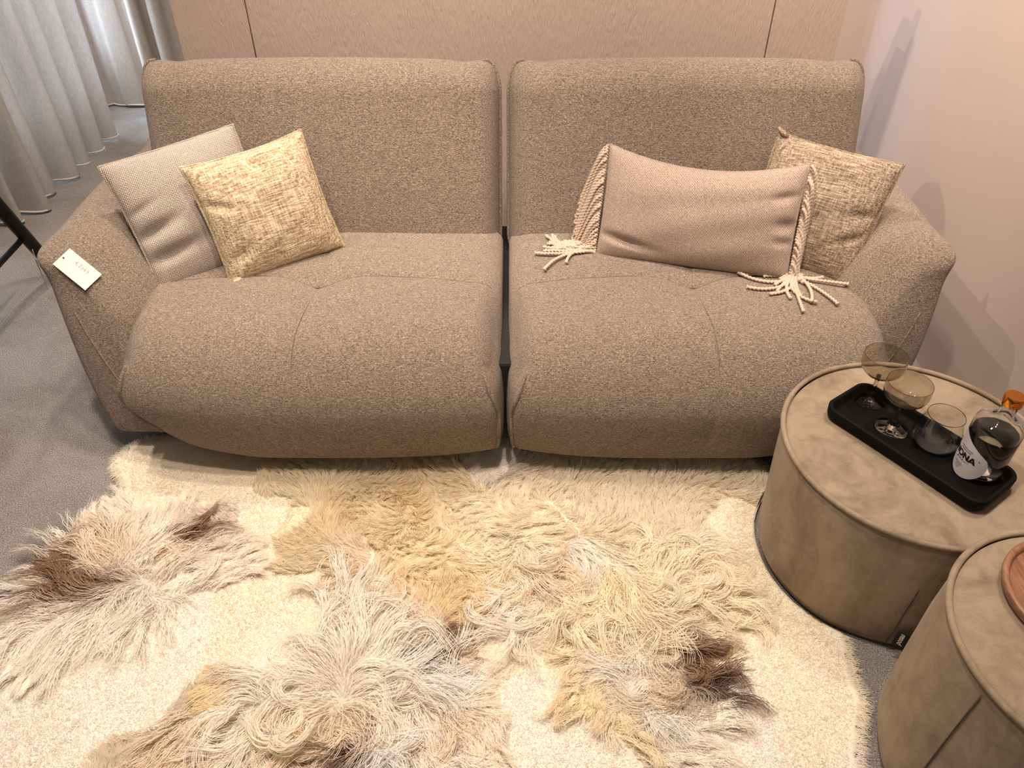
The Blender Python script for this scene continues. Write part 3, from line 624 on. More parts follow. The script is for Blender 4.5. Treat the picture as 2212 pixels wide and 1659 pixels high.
# ------------------------------------------------------------------ poufs
def pouf(name, c, R, h, dome, seam_a, label, z0=0.004, taper=0.0):
    e = tag(empty(name, (*c, 0)), label, 'pouf', None); n = 160
    body = [(0, z0), (R*0.86, z0), (R*0.955-taper, z0+0.010), (R*0.985-taper, z0+0.035), (R*1.0-taper, h*0.35), (R*1.004-taper*.4, h*0.7), (R*0.998, h*0.93), (R*0.992, h-0.006), (R*0.975, h-0.002)]
    m = MB(); m.lathe(body, (0, 0, 0), n)
    for i, p in enumerate(m.v):
        a = math.atan2(p[1], p[0]); w = sum(0.0022*math.sin(k*a + k*1.7 + 4*p[2]) for k in (3, 5, 8)); 
        d = (a - seam_a + math.pi) % (2*math.pi) - math.pi; w -= 0.0
        s = 1 + w / R * (0.5 if p[2] > h*0.9 or p[2] < 0.03 else 1); m.v[i] = (p[0]*s, p[1]*s, p[2])
    m.build('body', VELVET, e)
    topp = [(R*t, h - 0.006 + dome * (1 - t**3.2)**0.8) for t in np.linspace(0, 0.965, 26)] + [(R*0.978, h - 0.010)]
    m = MB(); m.lathe(topp[::-1], (0, 0, 0), n); m.build('top_cushion', VELVET, e)
    m = MB(); m.tube([(R*0.998*math.cos(a), R*0.998*math.sin(a), h - 0.001) for a in np.linspace(0, 2*math.pi, n+1)], 0.0062, 8, False); m.build('piping', VELVET, e)
    for a in (seam_a, seam_a + 2.4, seam_a - 2.3):
        m = MB(); m.tube([((R*f + 0.0012 - (taper if z < h*.5 else taper*.4))*math.cos(a), (R*f - (taper if z < h*.5 else taper*.4))*math.sin(a), z) for f, z in ((0.99, 0.03), (1.002, h*.2), (1.004, h*0.35), (1.006, h*0.6), (1.003, h*.8), (0.999, h*0.94))], 0.0016, 5); m.build('seam', plain('seam_dark', (0.10, 0.072, 0.05), 0.9) if 'seam_dark' not in bpy.data.materials else bpy.data.materials['seam_dark'], e)
    return e
PF1 = (0.908, 1.230); R1 = 0.2914; H1 = 0.390
PF2 = (0.978, 0.686); R2 = 0.2412; H2 = 0.460
s1 = math.atan2(SEAM1[1] - PF1[1], SEAM1[0] - PF1[0])
p1 = pouf('velvet_pouf', PF1, R1, H1, 0.016, s1, 'round beige velvet pouf carrying the black drinks tray, beside the sofa', taper=0.010)
s2 = math.atan2(SEAM2[1] - PF2[1], SEAM2[0] - PF2[0])
p2 = pouf('velvet_pouf', PF2, R2, H2, 0.014, s2, 'taller round beige velvet pouf carrying the wooden tray, nearest the camera')
# woven brand tag in the seam of the first pouf
a = s1 + 0.012; rad = Vector((math.cos(a), math.sin(a), 0)); tan = Vector((-math.sin(a), math.cos(a), 0))
tg = MB(); b0 = rad*(R1*1.004+0.001) + Vector((0, 0, 0.052)); dirr = (tan*0.95 + rad*0.28).normalized()
tv = [b0, b0 + dirr*0.026, b0 + dirr*0.026 + Vector((0,0,0.050)), b0 + Vector((0,0,0.050))]; nn = dirr.cross(Vector((0,0,1))).normalized()
tg.add(tv + [q - nn*0.0015 for q in tv], [(0,1,2,3),(7,6,5,4),(0,4,5,1),(1,5,6,2),(2,6,7,3),(3,7,4,0)]); tgo = tg.build('woven_tag', INK, p1, False); tgo['label'] = 'small black woven tag with white lettering'
V, F = text_mesh('posau', 0.0165, 0.0004, 0.35); oc = b0 + dirr*0.011 + Vector((0,0,0.025)) + nn*0.0006
mesh_obj('lettering', [oc + Vector((0,0,1))*v[0] - dirr*v[1] for v in V], F, WHITE, tgo, False)

# ------------------------------------------------------------------ black tray with glasses
def rrect(L, Wd, r, n=8):
    pts = []
    for cx, cy, a0 in ((L/2-r, Wd/2-r, 0), (-L/2+r, Wd/2-r, 90), (-L/2+r, -Wd/2+r, 180), (L/2-r, -Wd/2+r, 270)):
        for k in range(n+1): a = math.radians(a0 + 90*k/n); pts.append((cx + r*math.cos(a), cy + r*math.sin(a)))
    return pts
TR = TRAY; ang = math.atan2(TR['d'][1], TR['d'][0]); TZ = H1 + 0.0105
tray = empty('serving_tray', (*TR['c'], TZ), (0, 0, ang)); tag(tray, 'long matt black tray with rounded ends on the pouf, holding glasses and bottle', 'tray')
def loft(rings, closed_top=True):
    v = []; f = []; n = len(rings[0])
    for r in rings: v += r
    for i in range(len(rings)-1): f += [(i*n+k, i*n+(k+1) % n, (i+1)*n+(k+1) % n, (i+1)*n+k) for k in range(n)]
    f.append(tuple(range(n))[::-1]); f.append(tuple((len(rings)-1)*n+k for k in range(n))); return v, f
L, Wd = TR['L'], TR['W']; rings = []
for din, z in ((0.010, 0.0), (0.003, 0.003), (0.0, 0.012), (-0.001, 0.030), (0.0005, 0.0325), (0.006, 0.033), (0.0085, 0.031), (0.011, 0.016), (0.018, 0.0085)):
    rings.append([(x, y, z) for x, y in rrect(L-2*din, Wd-2*din, max(0.032-din, 0.012))])
v, f = loft(rings); mesh_obj('tray_body', v, f, TRAYM, tray)
FZ = TZ + 0.0087
def coupe(c, rot, label):
    e = tag(empty('coupe_glass', (*c, FZ), (0, 0, rot)), label, 'glass', 'coupe glasses on the tray')
    m = MB(); m.lathe([(0, 0), (0.0355, 0.0), (0.0365, 0.0012), (0.0355, 0.0024), (0.02, 0.0042), (0.009, 0.0065), (0.0058, 0.010), (0.0058, 0.0105), (0, 0.0105)], n=48); m.build('foot', SMOKE, e)
    m = MB(); m.lathe([(0, 0.0108), (0.0056, 0.0108), (0.0047, 0.030), (0.0044, 0.055), (0.0052, 0.074), (0.0, 0.0742)], n=20); m.build('stem', SMOKE, e)
    o_ = [(0, 0.0745), (0.008, 0.0752), (0.022, 0.0785), (0.036, 0.086), (0.0445, 0.0965), (0.0476, 0.108), (0.0480, 0.120), (0.04693, 0.1322), (0.04686, 0.1330), (0.0466, 0.1336)]
    i_ = [(0.0463, 0.1336), (0.04606, 0.1330), (0.04612, 0.1322), (0.0471, 0.120), (0.0467, 0.1082), (0.0437, 0.0973), (0.0354, 0.0870), (0.0217, 0.0796), (0.008, 0.0766), (0, 0.0762)]
    m = MB(); m.lathe(o_ + i_, n=64); m.build('bowl', SMOKE, e); return e
coupe(G['g1'], 0, 'smoked coupe glass at the sofa end of the black tray'); coupe(G['g2'], 1, 'smoked coupe glass standing between the other coupe and the clear tumbler')
tb = tag(empty('tumbler', (*G['t'], FZ), (0, 0, 0)), 'clear rounded tumbler with a small black print beside the bottle', 'glass')
o_ = [(0, 0), (0.028, 0.0), (0.036, 0.002), (0.0445, 0.010), (0.0495, 0.024), (0.0498, 0.036), (0.0465, 0.058), (0.0405, 0.082), (0.0382, 0.0926), (0.0379, 0.0938), (0.0376, 0.0943)]
i_ = [(0.0372, 0.0943), (0.0369, 0.0938), (0.0372, 0.0926), (0.0395, 0.082), (0.0455, 0.058), (0.0487, 0.036), (0.0483, 0.025), (0.0425, 0.013), (0.033, 0.0085), (0, 0.008)]
m = MB(); m.lathe(o_ + i_, n=72); m.build('tumbler_body', GLASS, tb)
def wrap(V, prof_r, a0, z0, s=1.0, rot=0.0, lift=0.0004):
    """bend flat lettering round a vertical glass wall: x along the wall, y up"""
    out = []; cr, sr = math.cos(rot), math.sin(rot)
    for x, y, _ in V:
        x, y = (x*cr - y*sr)*s, (x*sr + y*cr)*s; z = z0 + y; r = prof_r(z) + lift; a = a0 + x / r; out.append((r*math.cos(a), r*math.sin(a), z))
    return out
def subdiv(V, F, cuts=1):
    me = bpy.data.meshes.new('s'); me.from_pydata([tuple(map(float, v)) for v in V], [], F); bm = bmesh.new(); bm.from_mesh(me); bmesh.ops.subdivide_edges(bm, edges=bm.edges[:], cuts=cuts, use_grid_fill=True)
    V = np.array([x.co[:] for x in bm.verts]); F = [[x.index for x in q.verts] for q in bm.faces]; bm.free(); bpy.data.meshes.remove(me); return V, F
NONA = []                         # heavy geometric capitals drawn as polygons
def poly_N(x): return [[(x,0),(x+.26,0),(x+.26,1),(x,1)], [(x,1),(x+.3,1),(x+.95,0),(x+.65,0)], [(x+.69,0),(x+.95,0),(x+.95,1),(x+.69,1)]]
def poly_O(x):
    q = []; 
    for k in range(28):
        a, b = 2*math.pi*k/28, 2*math.pi*(k+1)/28; c_ = (x+.52, .5)
        q.append([(c_[0]+.55*math.cos(a), c_[1]+.53*math.sin(a)), (c_[0]+.55*math.cos(b), c_[1]+.53*math.sin(b)), (c_[0]+.31*math.cos(b), c_[1]+.30*math.sin(b)), (c_[0]+.31*math.cos(a), c_[1]+.30*math.sin(a))])
    return q
def poly_A(x): return [[(x,0),(x+.30,0),(x+.68,1),(x+.42,1)], [(x+.42,1),(x+.68,1),(x+1.10,0),(x+.80,0)], [(x+.2,.16),(x+.9,.16),(x+.82,.38),(x+.28,.38)]]
def polys_mesh(P):
    V = []; F = []
    for p in P: F.append(tuple(range(len(V), len(V)+len(p)))); V += [(x, y, 0) for x, y in p]
    return np.array(V), F
NV, NF = polys_mesh(poly_N(0) + poly_O(.98) + poly_N(2.08) + poly_A(3.0)); NV[:, 0] -= 2.05; NV[:, 1] -= .5
NV, NF = subdiv(NV, NF, 2)
view_t = math.atan2(-G['t'][1], -G['t'][0])
mesh_obj('printed_name', wrap(NV, lambda z: np.interp(z, [0.024, 0.036, 0.058, 0.082], [0.0495, 0.0498, 0.0465, 0.0405]), view_t - 0.80, 0.052, 0.0095), NF, INK, tb, False)
# bottle
bt = tag(empty('spirit_bottle', (*G['b'], FZ), (0, 0, 0)), 'clear glass bottle with copper cap and white drop-shaped label on the tray', 'bottle')
BR = 0.0475
o_ = [(0, 0), (0.036, 0.0), (0.040, 0.0003), (0.0455, 0.003), (BR, 0.010), (BR, 0.128), (0.0462, 0.136), (0.0415, 0.1425), (0.032, 0.1475), (0.0215, 0.1515), (0.0165, 0.157), (0.0152, 0.166), (0.0150, 0.1845), (0.0148, 0.186)]
i_ = [(0.0120, 0.186), (0.0118, 0.1845), (0.0120, 0.166), (0.0135, 0.157), (0.020, 0.148), (0.031, 0.144), (0.040, 0.139), (0.0435, 0.134), (0.0445, 0.127), (0.0445, 0.016), (0.040, 0.0125), (0, 0.0115)]
m = MB(); m.lathe(o_ + i_, n=80); m.build('glass_body', GLASS, bt)
m = MB(); m.lathe([(0, 0.0118), (0.039, 0.0122), (0.0448, 0.0165), (0.0448, 0.112), (0, 0.112)], n=64); m.build('liquid', LIQUID, bt)
m = MB(); m.lathe([(0, 0.1868), (0.0185, 0.1868), (0.0190, 0.1875), (0.0190, 0.2065), (0.0180, 0.2085), (0, 0.2088)], n=8*6); cp = sharp(m.build('cap', COPPER, bt)); cp['label'] = 'shiny copper screw cap'
va = math.atan2(-G['b'][1], -G['b'][0]) + LABEL_TURN
lab = []; lf = []                 # drop shaped label
N = 64
for k in range(N):
    a = 2*math.pi*k/N; r = 1.0; x = 0.038*math.sin(a); y = -0.037*math.cos(a)
    if math.cos(a) < 0: s = -math.cos(a); x = 0.038*math.sin(a) * (1 - s*0.55); y = 0.064 * s
    x *= 1.12; y *= 1.12; ca_, sa_ = math.cos(0.60), math.sin(0.60); lab.append((x*ca_ - y*sa_ + 0.002, x*sa_ + y*ca_ - 0.004, 0))
V = [(0, 0, 0)] + [(x*t, y*t, 0) for t in (.25, .5, .75, 1.0) for x, y, _ in lab]; F = [(0, 1+k, 1+(k+1) % N) for k in range(N)]
for j in range(3): F += [(1+j*N+k, 1+(j+1)*N+k, 1+(j+1)*N+(k+1) % N, 1+j*N+(k+1) % N) for k in range(N)]
lo = mesh_obj('label', wrap(np.array(V), lambda z: BR, va, 0.048, 1.0, 0, 0.0004), F, LABELP, bt, True); lo['label'] = 'white drop-shaped paper label'
wr = lambda V, F, x, y, s, mat, nm, rot=0.0: mesh_obj(nm, wrap(np.c_[V[:, 0]*s + x, V[:, 1]*s + y, V[:, 2]], lambda z: BR, va, 0.048, 1.0, rot, 0.0009), F, mat, lo, False)
wr(NV, NF, -0.009, 0.006, 0.0150, INK, 'lettering')
V, F = strokes(JUNE, 0.10, 1); V[:, 0] -= 2.3; wr(V, F, -0.009, -0.0085, 0.0070, INK, 'script')
V, F = text_mesh('NON ALCOHOLIC', 0.0040, 0.00006); V, F = subdiv(V, F); wr(V, F, -0.008, 0.0235, 1.0, INK, 'small_print')
V, F = text_mesh('BOTANICAL SPIRIT', 0.0034, 0.00006); V, F = subdiv(V, F); wr(V, F, -0.008, 0.0185, 1.0, INK, 'small_print')
for i, (wd, y) in enumerate(((0.018, -0.0165), (0.024, -0.0195), (0.010, -0.0225), (0.015, -0.026), (0.006, -0.030))):
    P = []; x = -wd/2
    while x < wd/2: 
        q = random.uniform(0.0008, 0.0026); P.append([(x, y-.0006), (x+q, y-.0006), (x+q, y+.0006), (x, y+.0006)]); x += q + 0.0008
    V, F = polys_mesh(P); wr(V, F, -0.012, 0, 1.0, INK, 'small_print')
V, F = polys_mesh([[(0.0012*math.cos(k*math.pi/5), 0.0012*math.sin(k*math.pi/5)) for k in range(10)]]); wr(V, F, 0.026, 0.012, 1.0, INK, 'lettering')

# ------------------------------------------------------------------ round wooden tray on the nearer pouf
wt = tag(empty('wooden_tray', (*WTRAY, H2 + 0.0095)), 'round reddish wooden tray with raised rim on the taller pouf', 'tray')
Rw = 0.126; m = MB()
m.lathe([(0, 0), (Rw*0.90, 0), (Rw*0.97, 0.004), (Rw, 0.013), (Rw, 0.0205), (Rw*0.985, 0.0225), (Rw*0.935, 0.0225), (Rw*0.915, 0.0205), (Rw*0.90, 0.0115), (Rw*0.86, 0.009), (0, 0.009)], n=96); sharp(m.build('tray_body', WOOD, wt), 50)
# ------------------------------------------------------------------ patchwork sheepskin rug
# (hide, x, y, fibre length, lay direction in degrees on the floor, colour, curliness)
SEEDS = [
    (0, -1.053, 1.519, 0.028, 200, 'c', 0), (0, -0.896, 1.519, 0.028, 0, 'c', 0), (0, -0.739, 1.519, 0.028, 0, 'y', 0),
    (0, -0.964, 1.381, 0.03, 180, 'c', 0), (0, -0.787, 1.414, 0.028, 0, 'c', 0), (0, -0.626, 1.317, 0.03, 0, 'c', 0),
    (0, -0.64, 1.226, 0.03, 0, 'c', 0), (0, -0.796, 1.317, 0.035, 60, 'p', 0), (0, -1.045, 1.431, 0.03, 180, 'c', 0),
    (1, -1.045, 1.333, 0.06, 150, 'p', 0), (1, -1.162, 1.241, 0.08, 195, 'w', 0), (1, -1.181, 1.089, 0.09, 220, 'w', 0),
    (1, -1.147, 0.977, 0.1, 235, 'w', 0), (1, -1.026, 1.013, 0.09, 240, 'w', 0), (1, -1.012, 1.191, 0.09, 195, 't', 1),
    (1, -1.082, 1.142, 0.085, 190, 'b', 1), (1, -1.015, 1.115, 0.08, 200, 'b', 1), (1, -0.94, 1.183, 0.085, 60, 'p', 1),
    (1, -0.834, 1.248, 0.08, 50, 'b', 1), (1, -0.776, 1.212, 0.07, 20, 'p', 0), (1, -0.875, 1.198, 0.08, 40, 't', 1),
    (1, -0.917, 1.248, 0.07, 80, 'p', 1), (1, -0.808, 1.135, 0.08, 10, 'w', 1), (1, -0.888, 1.076, 0.08, 240, 'w', 1),
    (1, -0.719, 1.176, 0.06, 0, 'p', 0), (1, -0.917, 1.317, 0.05, 100, 'p', 0), (1, -1.066, 0.897, 0.06, 240, 'w', 0),
    (2, -0.601, 1.483, 0.035, 90, 'y', 0), (2, -0.438, 1.431, 0.038, 100, 'y', 0), (2, -0.259, 1.414, 0.04, 80, 'g', 0),
    (2, -0.147, 1.431, 0.04, 80, 'y', 0), (2, -0.492, 1.317, 0.04, 120, 'g', 0), (2, -0.307, 1.286, 0.04, 30, 'y', 0),
    (2, -0.174, 1.271, 0.045, 60, 'y', 0), (2, -0.496, 1.212, 0.035, 180, 'y', 0), (2, -0.308, 1.198, 0.045, 20, 'y', 0),
    (2, -0.395, 1.163, 0.045, 200, 't', 0), (2, -0.212, 1.156, 0.045, -30, 'y', 0), (2, -0.562, 1.301, 0.03, 90, 'y', 0),
    (2, -0.145, 1.183, 0.045, -60, 'y', 0), (3, -0.271, 1.076, 0.045, -30, 'g', 0), (3, -0.161, 1.076, 0.045, -20, 'g', 0),
    (3, -0.085, 1.102, 0.045, 0, 'g', 0), (3, -0.22, 1.001, 0.045, -30, 'g', 0), (3, -0.103, 1.013, 0.045, -20, 'g', 0),
    (3, -0.212, 0.919, 0.05, 30, 'd', 0), (3, -0.152, 0.948, 0.05, 20, 'b', 0), (3, -0.299, 1.038, 0.045, -30, 't', 0),
    (3, -0.09, 0.954, 0.04, 0, 't', 0), (4, -0.06, 1.501, 0.03, 180, 'w', 0), (4, 0.122, 1.501, 0.04, 90, 'c', 0),
    (4, 0.319, 1.519, 0.04, 80, 'c', 0), (4, 0.518, 1.537, 0.04, 70, 'c', 0), (4, 0.624, 1.483, 0.035, 60, 'c', 0),
    (4, -0.007, 1.381, 0.045, 200, 'c', 0), (4, 0.179, 1.381, 0.04, 0, 'c', 0), (4, 0.39, 1.381, 0.035, 0, 'c', 0),
    (4, 0.561, 1.365, 0.03, 0, 'c', 0), (4, 0.589, 1.271, 0.03, 0, 'c', 0), (4, 0.448, 1.286, 0.035, 0, 'c', 0),
    (4, 0.089, 1.301, 0.06, 190, 'c', 0), (4, 0.292, 1.286, 0.04, 0, 'c', 0), (4, -0.081, 1.333, 0.05, 220, 'c', 0),
    (5, -1.055, 0.854, 0.028, 0, 'w', 0), (5, -0.928, 0.908, 0.028, 0, 'w', 0), (5, -0.753, 1.001, 0.028, 0, 'w', 0),
    (5, -0.616, 1.089, 0.03, 0, 'c', 0), (5, -0.505, 1.089, 0.03, 0, 'c', 0), (5, -0.526, 0.942, 0.028, 0, 'w', 0),
    (5, -0.716, 0.886, 0.028, 0, 'w', 0), (5, -0.875, 0.782, 0.028, 0, 'w', 0), (5, -1.006, 0.772, 0.03, 0, 'p', 0),
    (5, -0.969, 0.696, 0.03, 0, 'p', 0), (5, -0.761, 0.812, 0.03, 0, 'w', 0), (5, -0.624, 0.919, 0.03, 0, 'c', 0),
    (5, -0.669, 0.833, 0.04, 230, 'y', 0), (5, -0.793, 0.696, 0.035, 230, 'c', 0), (5, -0.5, 1.013, 0.03, 0, 'c', 0),
    (6, -0.377, 1.05, 0.11, 80, 'w', 2), (6, -0.302, 0.977, 0.12, 60, 'w', 2), (6, -0.397, 0.919, 0.11, 110, 'w', 2),
    (6, -0.229, 0.886, 0.12, 35, 's', 1), (6, -0.147, 0.864, 0.09, 70, 's', 1), (6, -0.316, 0.854, 0.13, 30, 'w', 2),
    (6, -0.478, 0.864, 0.12, 130, 'w', 2), (6, -0.552, 0.802, 0.12, 200, 'w', 2), (6, -0.448, 0.772, 0.13, 250, 'c', 3),
    (6, -0.363, 0.792, 0.1, 300, 't', 2), (6, -0.383, 0.734, 0.11, 270, 't', 3), (6, -0.342, 0.71, 0.1, 300, 'd', 3),
    (6, -0.511, 0.715, 0.13, 240, 'w', 2), (6, -0.637, 0.792, 0.07, 210, 't', 0), (6, -0.673, 0.696, 0.07, 220, 't', 0),
    (6, -0.284, 0.696, 0.12, 0, 's', 2), (6, -0.217, 0.772, 0.08, -30, 'p', 1), (6, -0.121, 0.772, 0.07, -60, 't', 1),
    (6, -0.062, 0.734, 0.05, -70, 'p', 0), (6, -0.163, 0.696, 0.09, -20, 'w', 1), (6, -0.095, 0.843, 0.05, 30, 'p', 0),
    (6, -0.626, 0.854, 0.06, 190, 'g', 0), (6, -0.451, 0.833, 0.12, 160, 'w', 3), (7, -0.03, 1.212, 0.07, 150, 'c', 1),
    (7, 0.027, 1.156, 0.1, -60, 'c', 2), (7, 0.095, 1.142, 0.09, -20, 't', 2), (7, 0.048, 1.063, 0.1, 210, 'w', 2),
    (7, -0.017, 1.013, 0.1, 230, 'w', 2), (7, 0.177, 1.183, 0.09, -60, 'w', 1), (7, 0.159, 1.076, 0.1, -90, 'c', 2),
    (7, 0.252, 1.128, 0.08, -90, 'y', 0), (7, 0.382, 1.169, 0.09, 60, 'c', 2), (7, 0.452, 1.115, 0.1, 0, 'c', 2),
    (7, 0.371, 1.025, 0.1, 30, 'c', 2), (7, 0.238, 0.989, 0.11, 200, 'c', 3), (7, 0.328, 0.954, 0.11, -20, 'c', 3),
    (7, 0.377, 0.931, 0.09, -40, 'b', 2), (7, 0.404, 0.854, 0.09, -10, 'd', 2), (7, 0.198, 0.897, 0.06, -100, 'y', 1),
    (7, 0.182, 0.833, 0.055, -90, 'y', 1), (7, 0.304, 0.854, 0.09, 180, 's', 2), (7, 0.321, 0.772, 0.09, -20, 's', 1),
    (7, 0.244, 0.772, 0.055, -60, 'y', 1), (7, 0.134, 0.854, 0.05, -110, 'y', 1), (7, 0.389, 0.772, 0.06, -20, 'w', 0),
    (7, 0.303, 0.715, 0.06, -30, 'w', 0), (7, 0.345, 0.864, 0.09, 190, 't', 2), (7, 0.468, 1.025, 0.08, -20, 'c', 1),
    (8, -0.006, 0.942, 0.03, 0, 'c', 0), (8, -0.046, 0.864, 0.03, 0, 'c', 0), (8, 0.044, 0.833, 0.028, 0, 'w', 0),
    (8, 0.089, 0.743, 0.028, 0, 'w', 0), (8, 0.013, 0.734, 0.028, 0, 'w', 0), (8, 0.181, 0.706, 0.028, 0, 'w', 0),
    (8, 0.076, 0.919, 0.03, 0, 'c', 0), (8, 0.224, 0.678, 0.028, 0, 'p', 0), (9, 0.559, 1.142, 0.03, 0, 'c', 0),
    (9, 0.641, 1.025, 0.03, 0, 'c', 0), (9, 0.566, 0.942, 0.028, 0, 'c', 0), (9, 0.701, 0.942, 0.028, 0, 'c', 0),
    (9, 0.489, 0.833, 0.028, 0, 'w', 0), (9, 0.637, 0.833, 0.028, 0, 'c', 0), (9, 0.736, 0.833, 0.03, 0, 'c', 0),
    (9, 0.485, 0.734, 0.028, 0, 'w', 0), (9, 0.655, 0.734, 0.028, 0, 'c', 0), (9, 0.699, 0.696, 0.03, 0, 'p', 0),
    (9, 0.498, 0.965, 0.03, 0, 'c', 0),
]
OUTLINE = [(-1.124, 1.561), (-1.121, 1.599), (-1.054, 1.618), (-0.689, 1.628), (-0.144, 1.628), (0.574, 1.612), (0.623, 1.555), (0.7, 1.515), (0.754, 1.428), (0.753, 1.209), (0.756, 1.035), (0.764, 0.969), (0.761, 0.917), (0.769, 0.851), (0.751, 0.8), (0.715, 0.741), (0.698, 0.686), (0.644, 0.527), (-1.073, 0.527), (-1.278, 0.703), (-1.266, 0.894), (-1.184, 1.06), (-1.165, 1.16), (-1.137, 1.253), (-1.092, 1.333), (-1.08, 1.411)]

HCOL = dict(w=(0.97, 0.93, 0.86), c=(0.97, 0.905, 0.76), y=(0.96, 0.88, 0.68), g=(0.92, 0.80, 0.56), b=(0.34, 0.21, 0.13), d=(0.20, 0.125, 0.09),
            t=(0.90, 0.80, 0.65), s=(0.95, 0.94, 0.92), p=(0.97, 0.91, 0.83))
SX = np.array([(s[1], s[2]) for s in SEEDS]); SH = np.array([s[0] for s in SEEDS]); SL = np.array([s[3] for s in SEEDS])
SDIR = np.radians([s[4] for s in SEEDS]); SCOL = np.array([HCOL[s[5]] for s in SEEDS]); SK = np.array([s[6] for s in SEEDS], float)
def warp(P, a=0.018):
    x, y = P[:, 0], P[:, 1]
    return P + a * np.stack([np.sin(23*x + 17*y) + .6*np.sin(51*y - 31*x + 1), np.sin(19*y - 27*x + 2) + .6*np.sin(47*x + 38*y)], 1)
def smooth_noise(P, freq, seed):
    r = np.random.default_rng(seed); out = np.zeros(len(P))
    for k in range(10):
        a = r.uniform(0, 2*math.pi); f = freq * r.uniform(0.5, 1.5); out += np.sin(f*(P[:, 0]*math.cos(a) + P[:, 1]*math.sin(a)) + r.uniform(0, 6.3))
    return out / 2.24
def style(P, hide=None):
    Q = warp(P); D = np.linalg.norm(Q[:, None] - SX[None], axis=2)
    h = SH[np.argmin(D, 1)] if hide is None else hide
    w = 1 / (D ** 3.2 + 1e-6) * (SH[None] == h[:, None]); w /= w.sum(1)[:, None]
    wc = 1 / (D ** 5.5 + 1e-9) * ((SH[None] == h[:, None]) * 1.0 + 0.004); wc /= wc.sum(1)[:, None]
    d = np.arctan2((w * np.sin(SDIR)).sum(1), (w * np.cos(SDIR)).sum(1))
    return h, w @ SL, d, wc @ SCOL, w @ SK
OUT = np.array(OUTLINE); mid = OUT.mean(0)
def inside(P, poly):
    x, y = P[:, 0], P[:, 1]; c = np.zeros(len(P), bool); j = len(poly) - 1
    for i in range(len(poly)):
        xi, yi = poly[i]; xj, yj = poly[j]
        c ^= ((yi > y) != (yj > y)) & (x < (xj - xi) * (y - yi) / (yj - yi + 1e-12) + xi); j = i
    return c
def edge_wob(P): return P + 0.010 * np.stack([smooth_noise(P, 30, 5), smooth_noise(P, 30, 6)], 1)
def rug_in(P, slack=0.014):
    ok = inside(edge_wob(P), OUT)
    for c, R in ((PF1, R1), (PF2, R2)): ok &= np.hypot(P[:, 0]-c[0], P[:, 1]-c[1]) > R - slack
    return ok
OA, OB = OUT, np.roll(OUT, -1, 0)
def edge_dist(P):                 # distance to the rug outline and the outward direction there
    Q = edge_wob(P); ab = OB - OA; t = np.clip(((Q[:, None] - OA[None]) * ab[None]).sum(2) / (ab**2).sum(1)[None], 0, 1)
    D = np.linalg.norm(Q[:, None] - (OA[None] + t[..., None] * ab[None]), axis=2); i = D.argmin(1); n = np.stack([ab[i, 1], -ab[i, 0]], 1); n /= np.linalg.norm(n, axis=1)[:, None]
    s = np.sign(((mid[None] - OA[i]) * n).sum(1)); return D.min(1), np.arctan2(-s * n[:, 1], -s * n[:, 0])
def hide_h(P, L): return 0.010 + 0.35 * np.minimum(L, 0.05) + 0.0026 * smooth_noise(P, 18, 11) + 0.0006 * smooth_noise(P, 75, 12)
rug = tag(empty('sheepskin_rug', (-0.2, 1.1, 0)), 'large cream patchwork sheepskin rug with brown tufts on the grey carpet', 'rug')
FUR = m_fur('wool_fibre')
def m_hide():
    t = NT('wool_base'); a = t.node('ShaderNodeAttribute', attribute_name='fibre'); v = t.coord(); g = t.noise(v, 160, 3, 0.6, 1.0)
    t.col(t.mix(0.12, a.outputs['Color'], t.ramp(g, [(0.3, (0.45, 0.36, 0.26)), (0.7, (0.9, 0.8, 0.66))]))); t.set(Roughness=1.0); t.bump(g, 0.25, 0.004); return t.m
HIDE = m_hide()
st = 0.011; gx = np.arange(-1.34, 0.80, st); gy = np.arange(0.50, 1.66, st); NX, NY = len(gx), len(gy)
GXY = np.stack(np.meshgrid(gx, gy, indexing='ij'), -1).reshape(-1, 2); gin = rug_in(GXY, 0.020); gh, gL, gd, gc, gk = style(GXY); gz = hide_h(GXY, gL)
for c_, R_ in ((PF1, R1), (PF2, R2)):   # the rug edge follows the foot of each pouf
    dv = GXY - np.array(c_); q_ = np.hypot(dv[:, 0], dv[:, 1]); near = (q_ < R_ - 0.008) & (q_ > R_ - 0.0205); GXY[near] = np.array(c_) + dv[near] / q_[near][:, None] * (R_ - 0.008)
quads = {}
for i in range(NX-1):
    for j in range(NY-1):
        q = (i*NY+j, (i+1)*NY+j, (i+1)*NY+j+1, i*NY+j+1)
        if all(gin[k] for k in q): quads.setdefault(int(gh[q[0]]), []).append(q)
HIDES = {}
for h in sorted(quads):
    ids = sorted({k for q in quads[h] for k in q}); mp = {k: n for n, k in enumerate(ids)}; n = len(ids)
    v = [(GXY[k][0], GXY[k][1], gz[k]) for k in ids] + [(GXY[k][0], GXY[k][1], 0.002) for k in ids]
    f = [tuple(mp[k] for k in q) for q in quads[h]]; ec = {}
    for q in f:
        for a, b in zip(q, q[1:] + q[:1]): ec[(a, b)] = 1
    f2 = list(f) + [tuple(k + n for k in q[::-1]) for q in f] + [(b, a, a+n, b+n) for (a, b) in ec if (b, a) not in ec]
    o = mesh_obj('sheepskin', v, f2, HIDE); adopt(o, rug); ca = o.data.color_attributes.new('fibre', 'FLOAT_COLOR', 'POINT')
    cc = np.c_[gc[ids] * (0.87 - 0.25 * sstep(0.04, 0.08, gL[ids]))[:, None], np.ones(n)]; ca.data.foreach_set('color', np.r_[cc, cc].astype(np.float32).ravel()); HIDES[h] = o  # base darker under long wool, its shade put into the colour

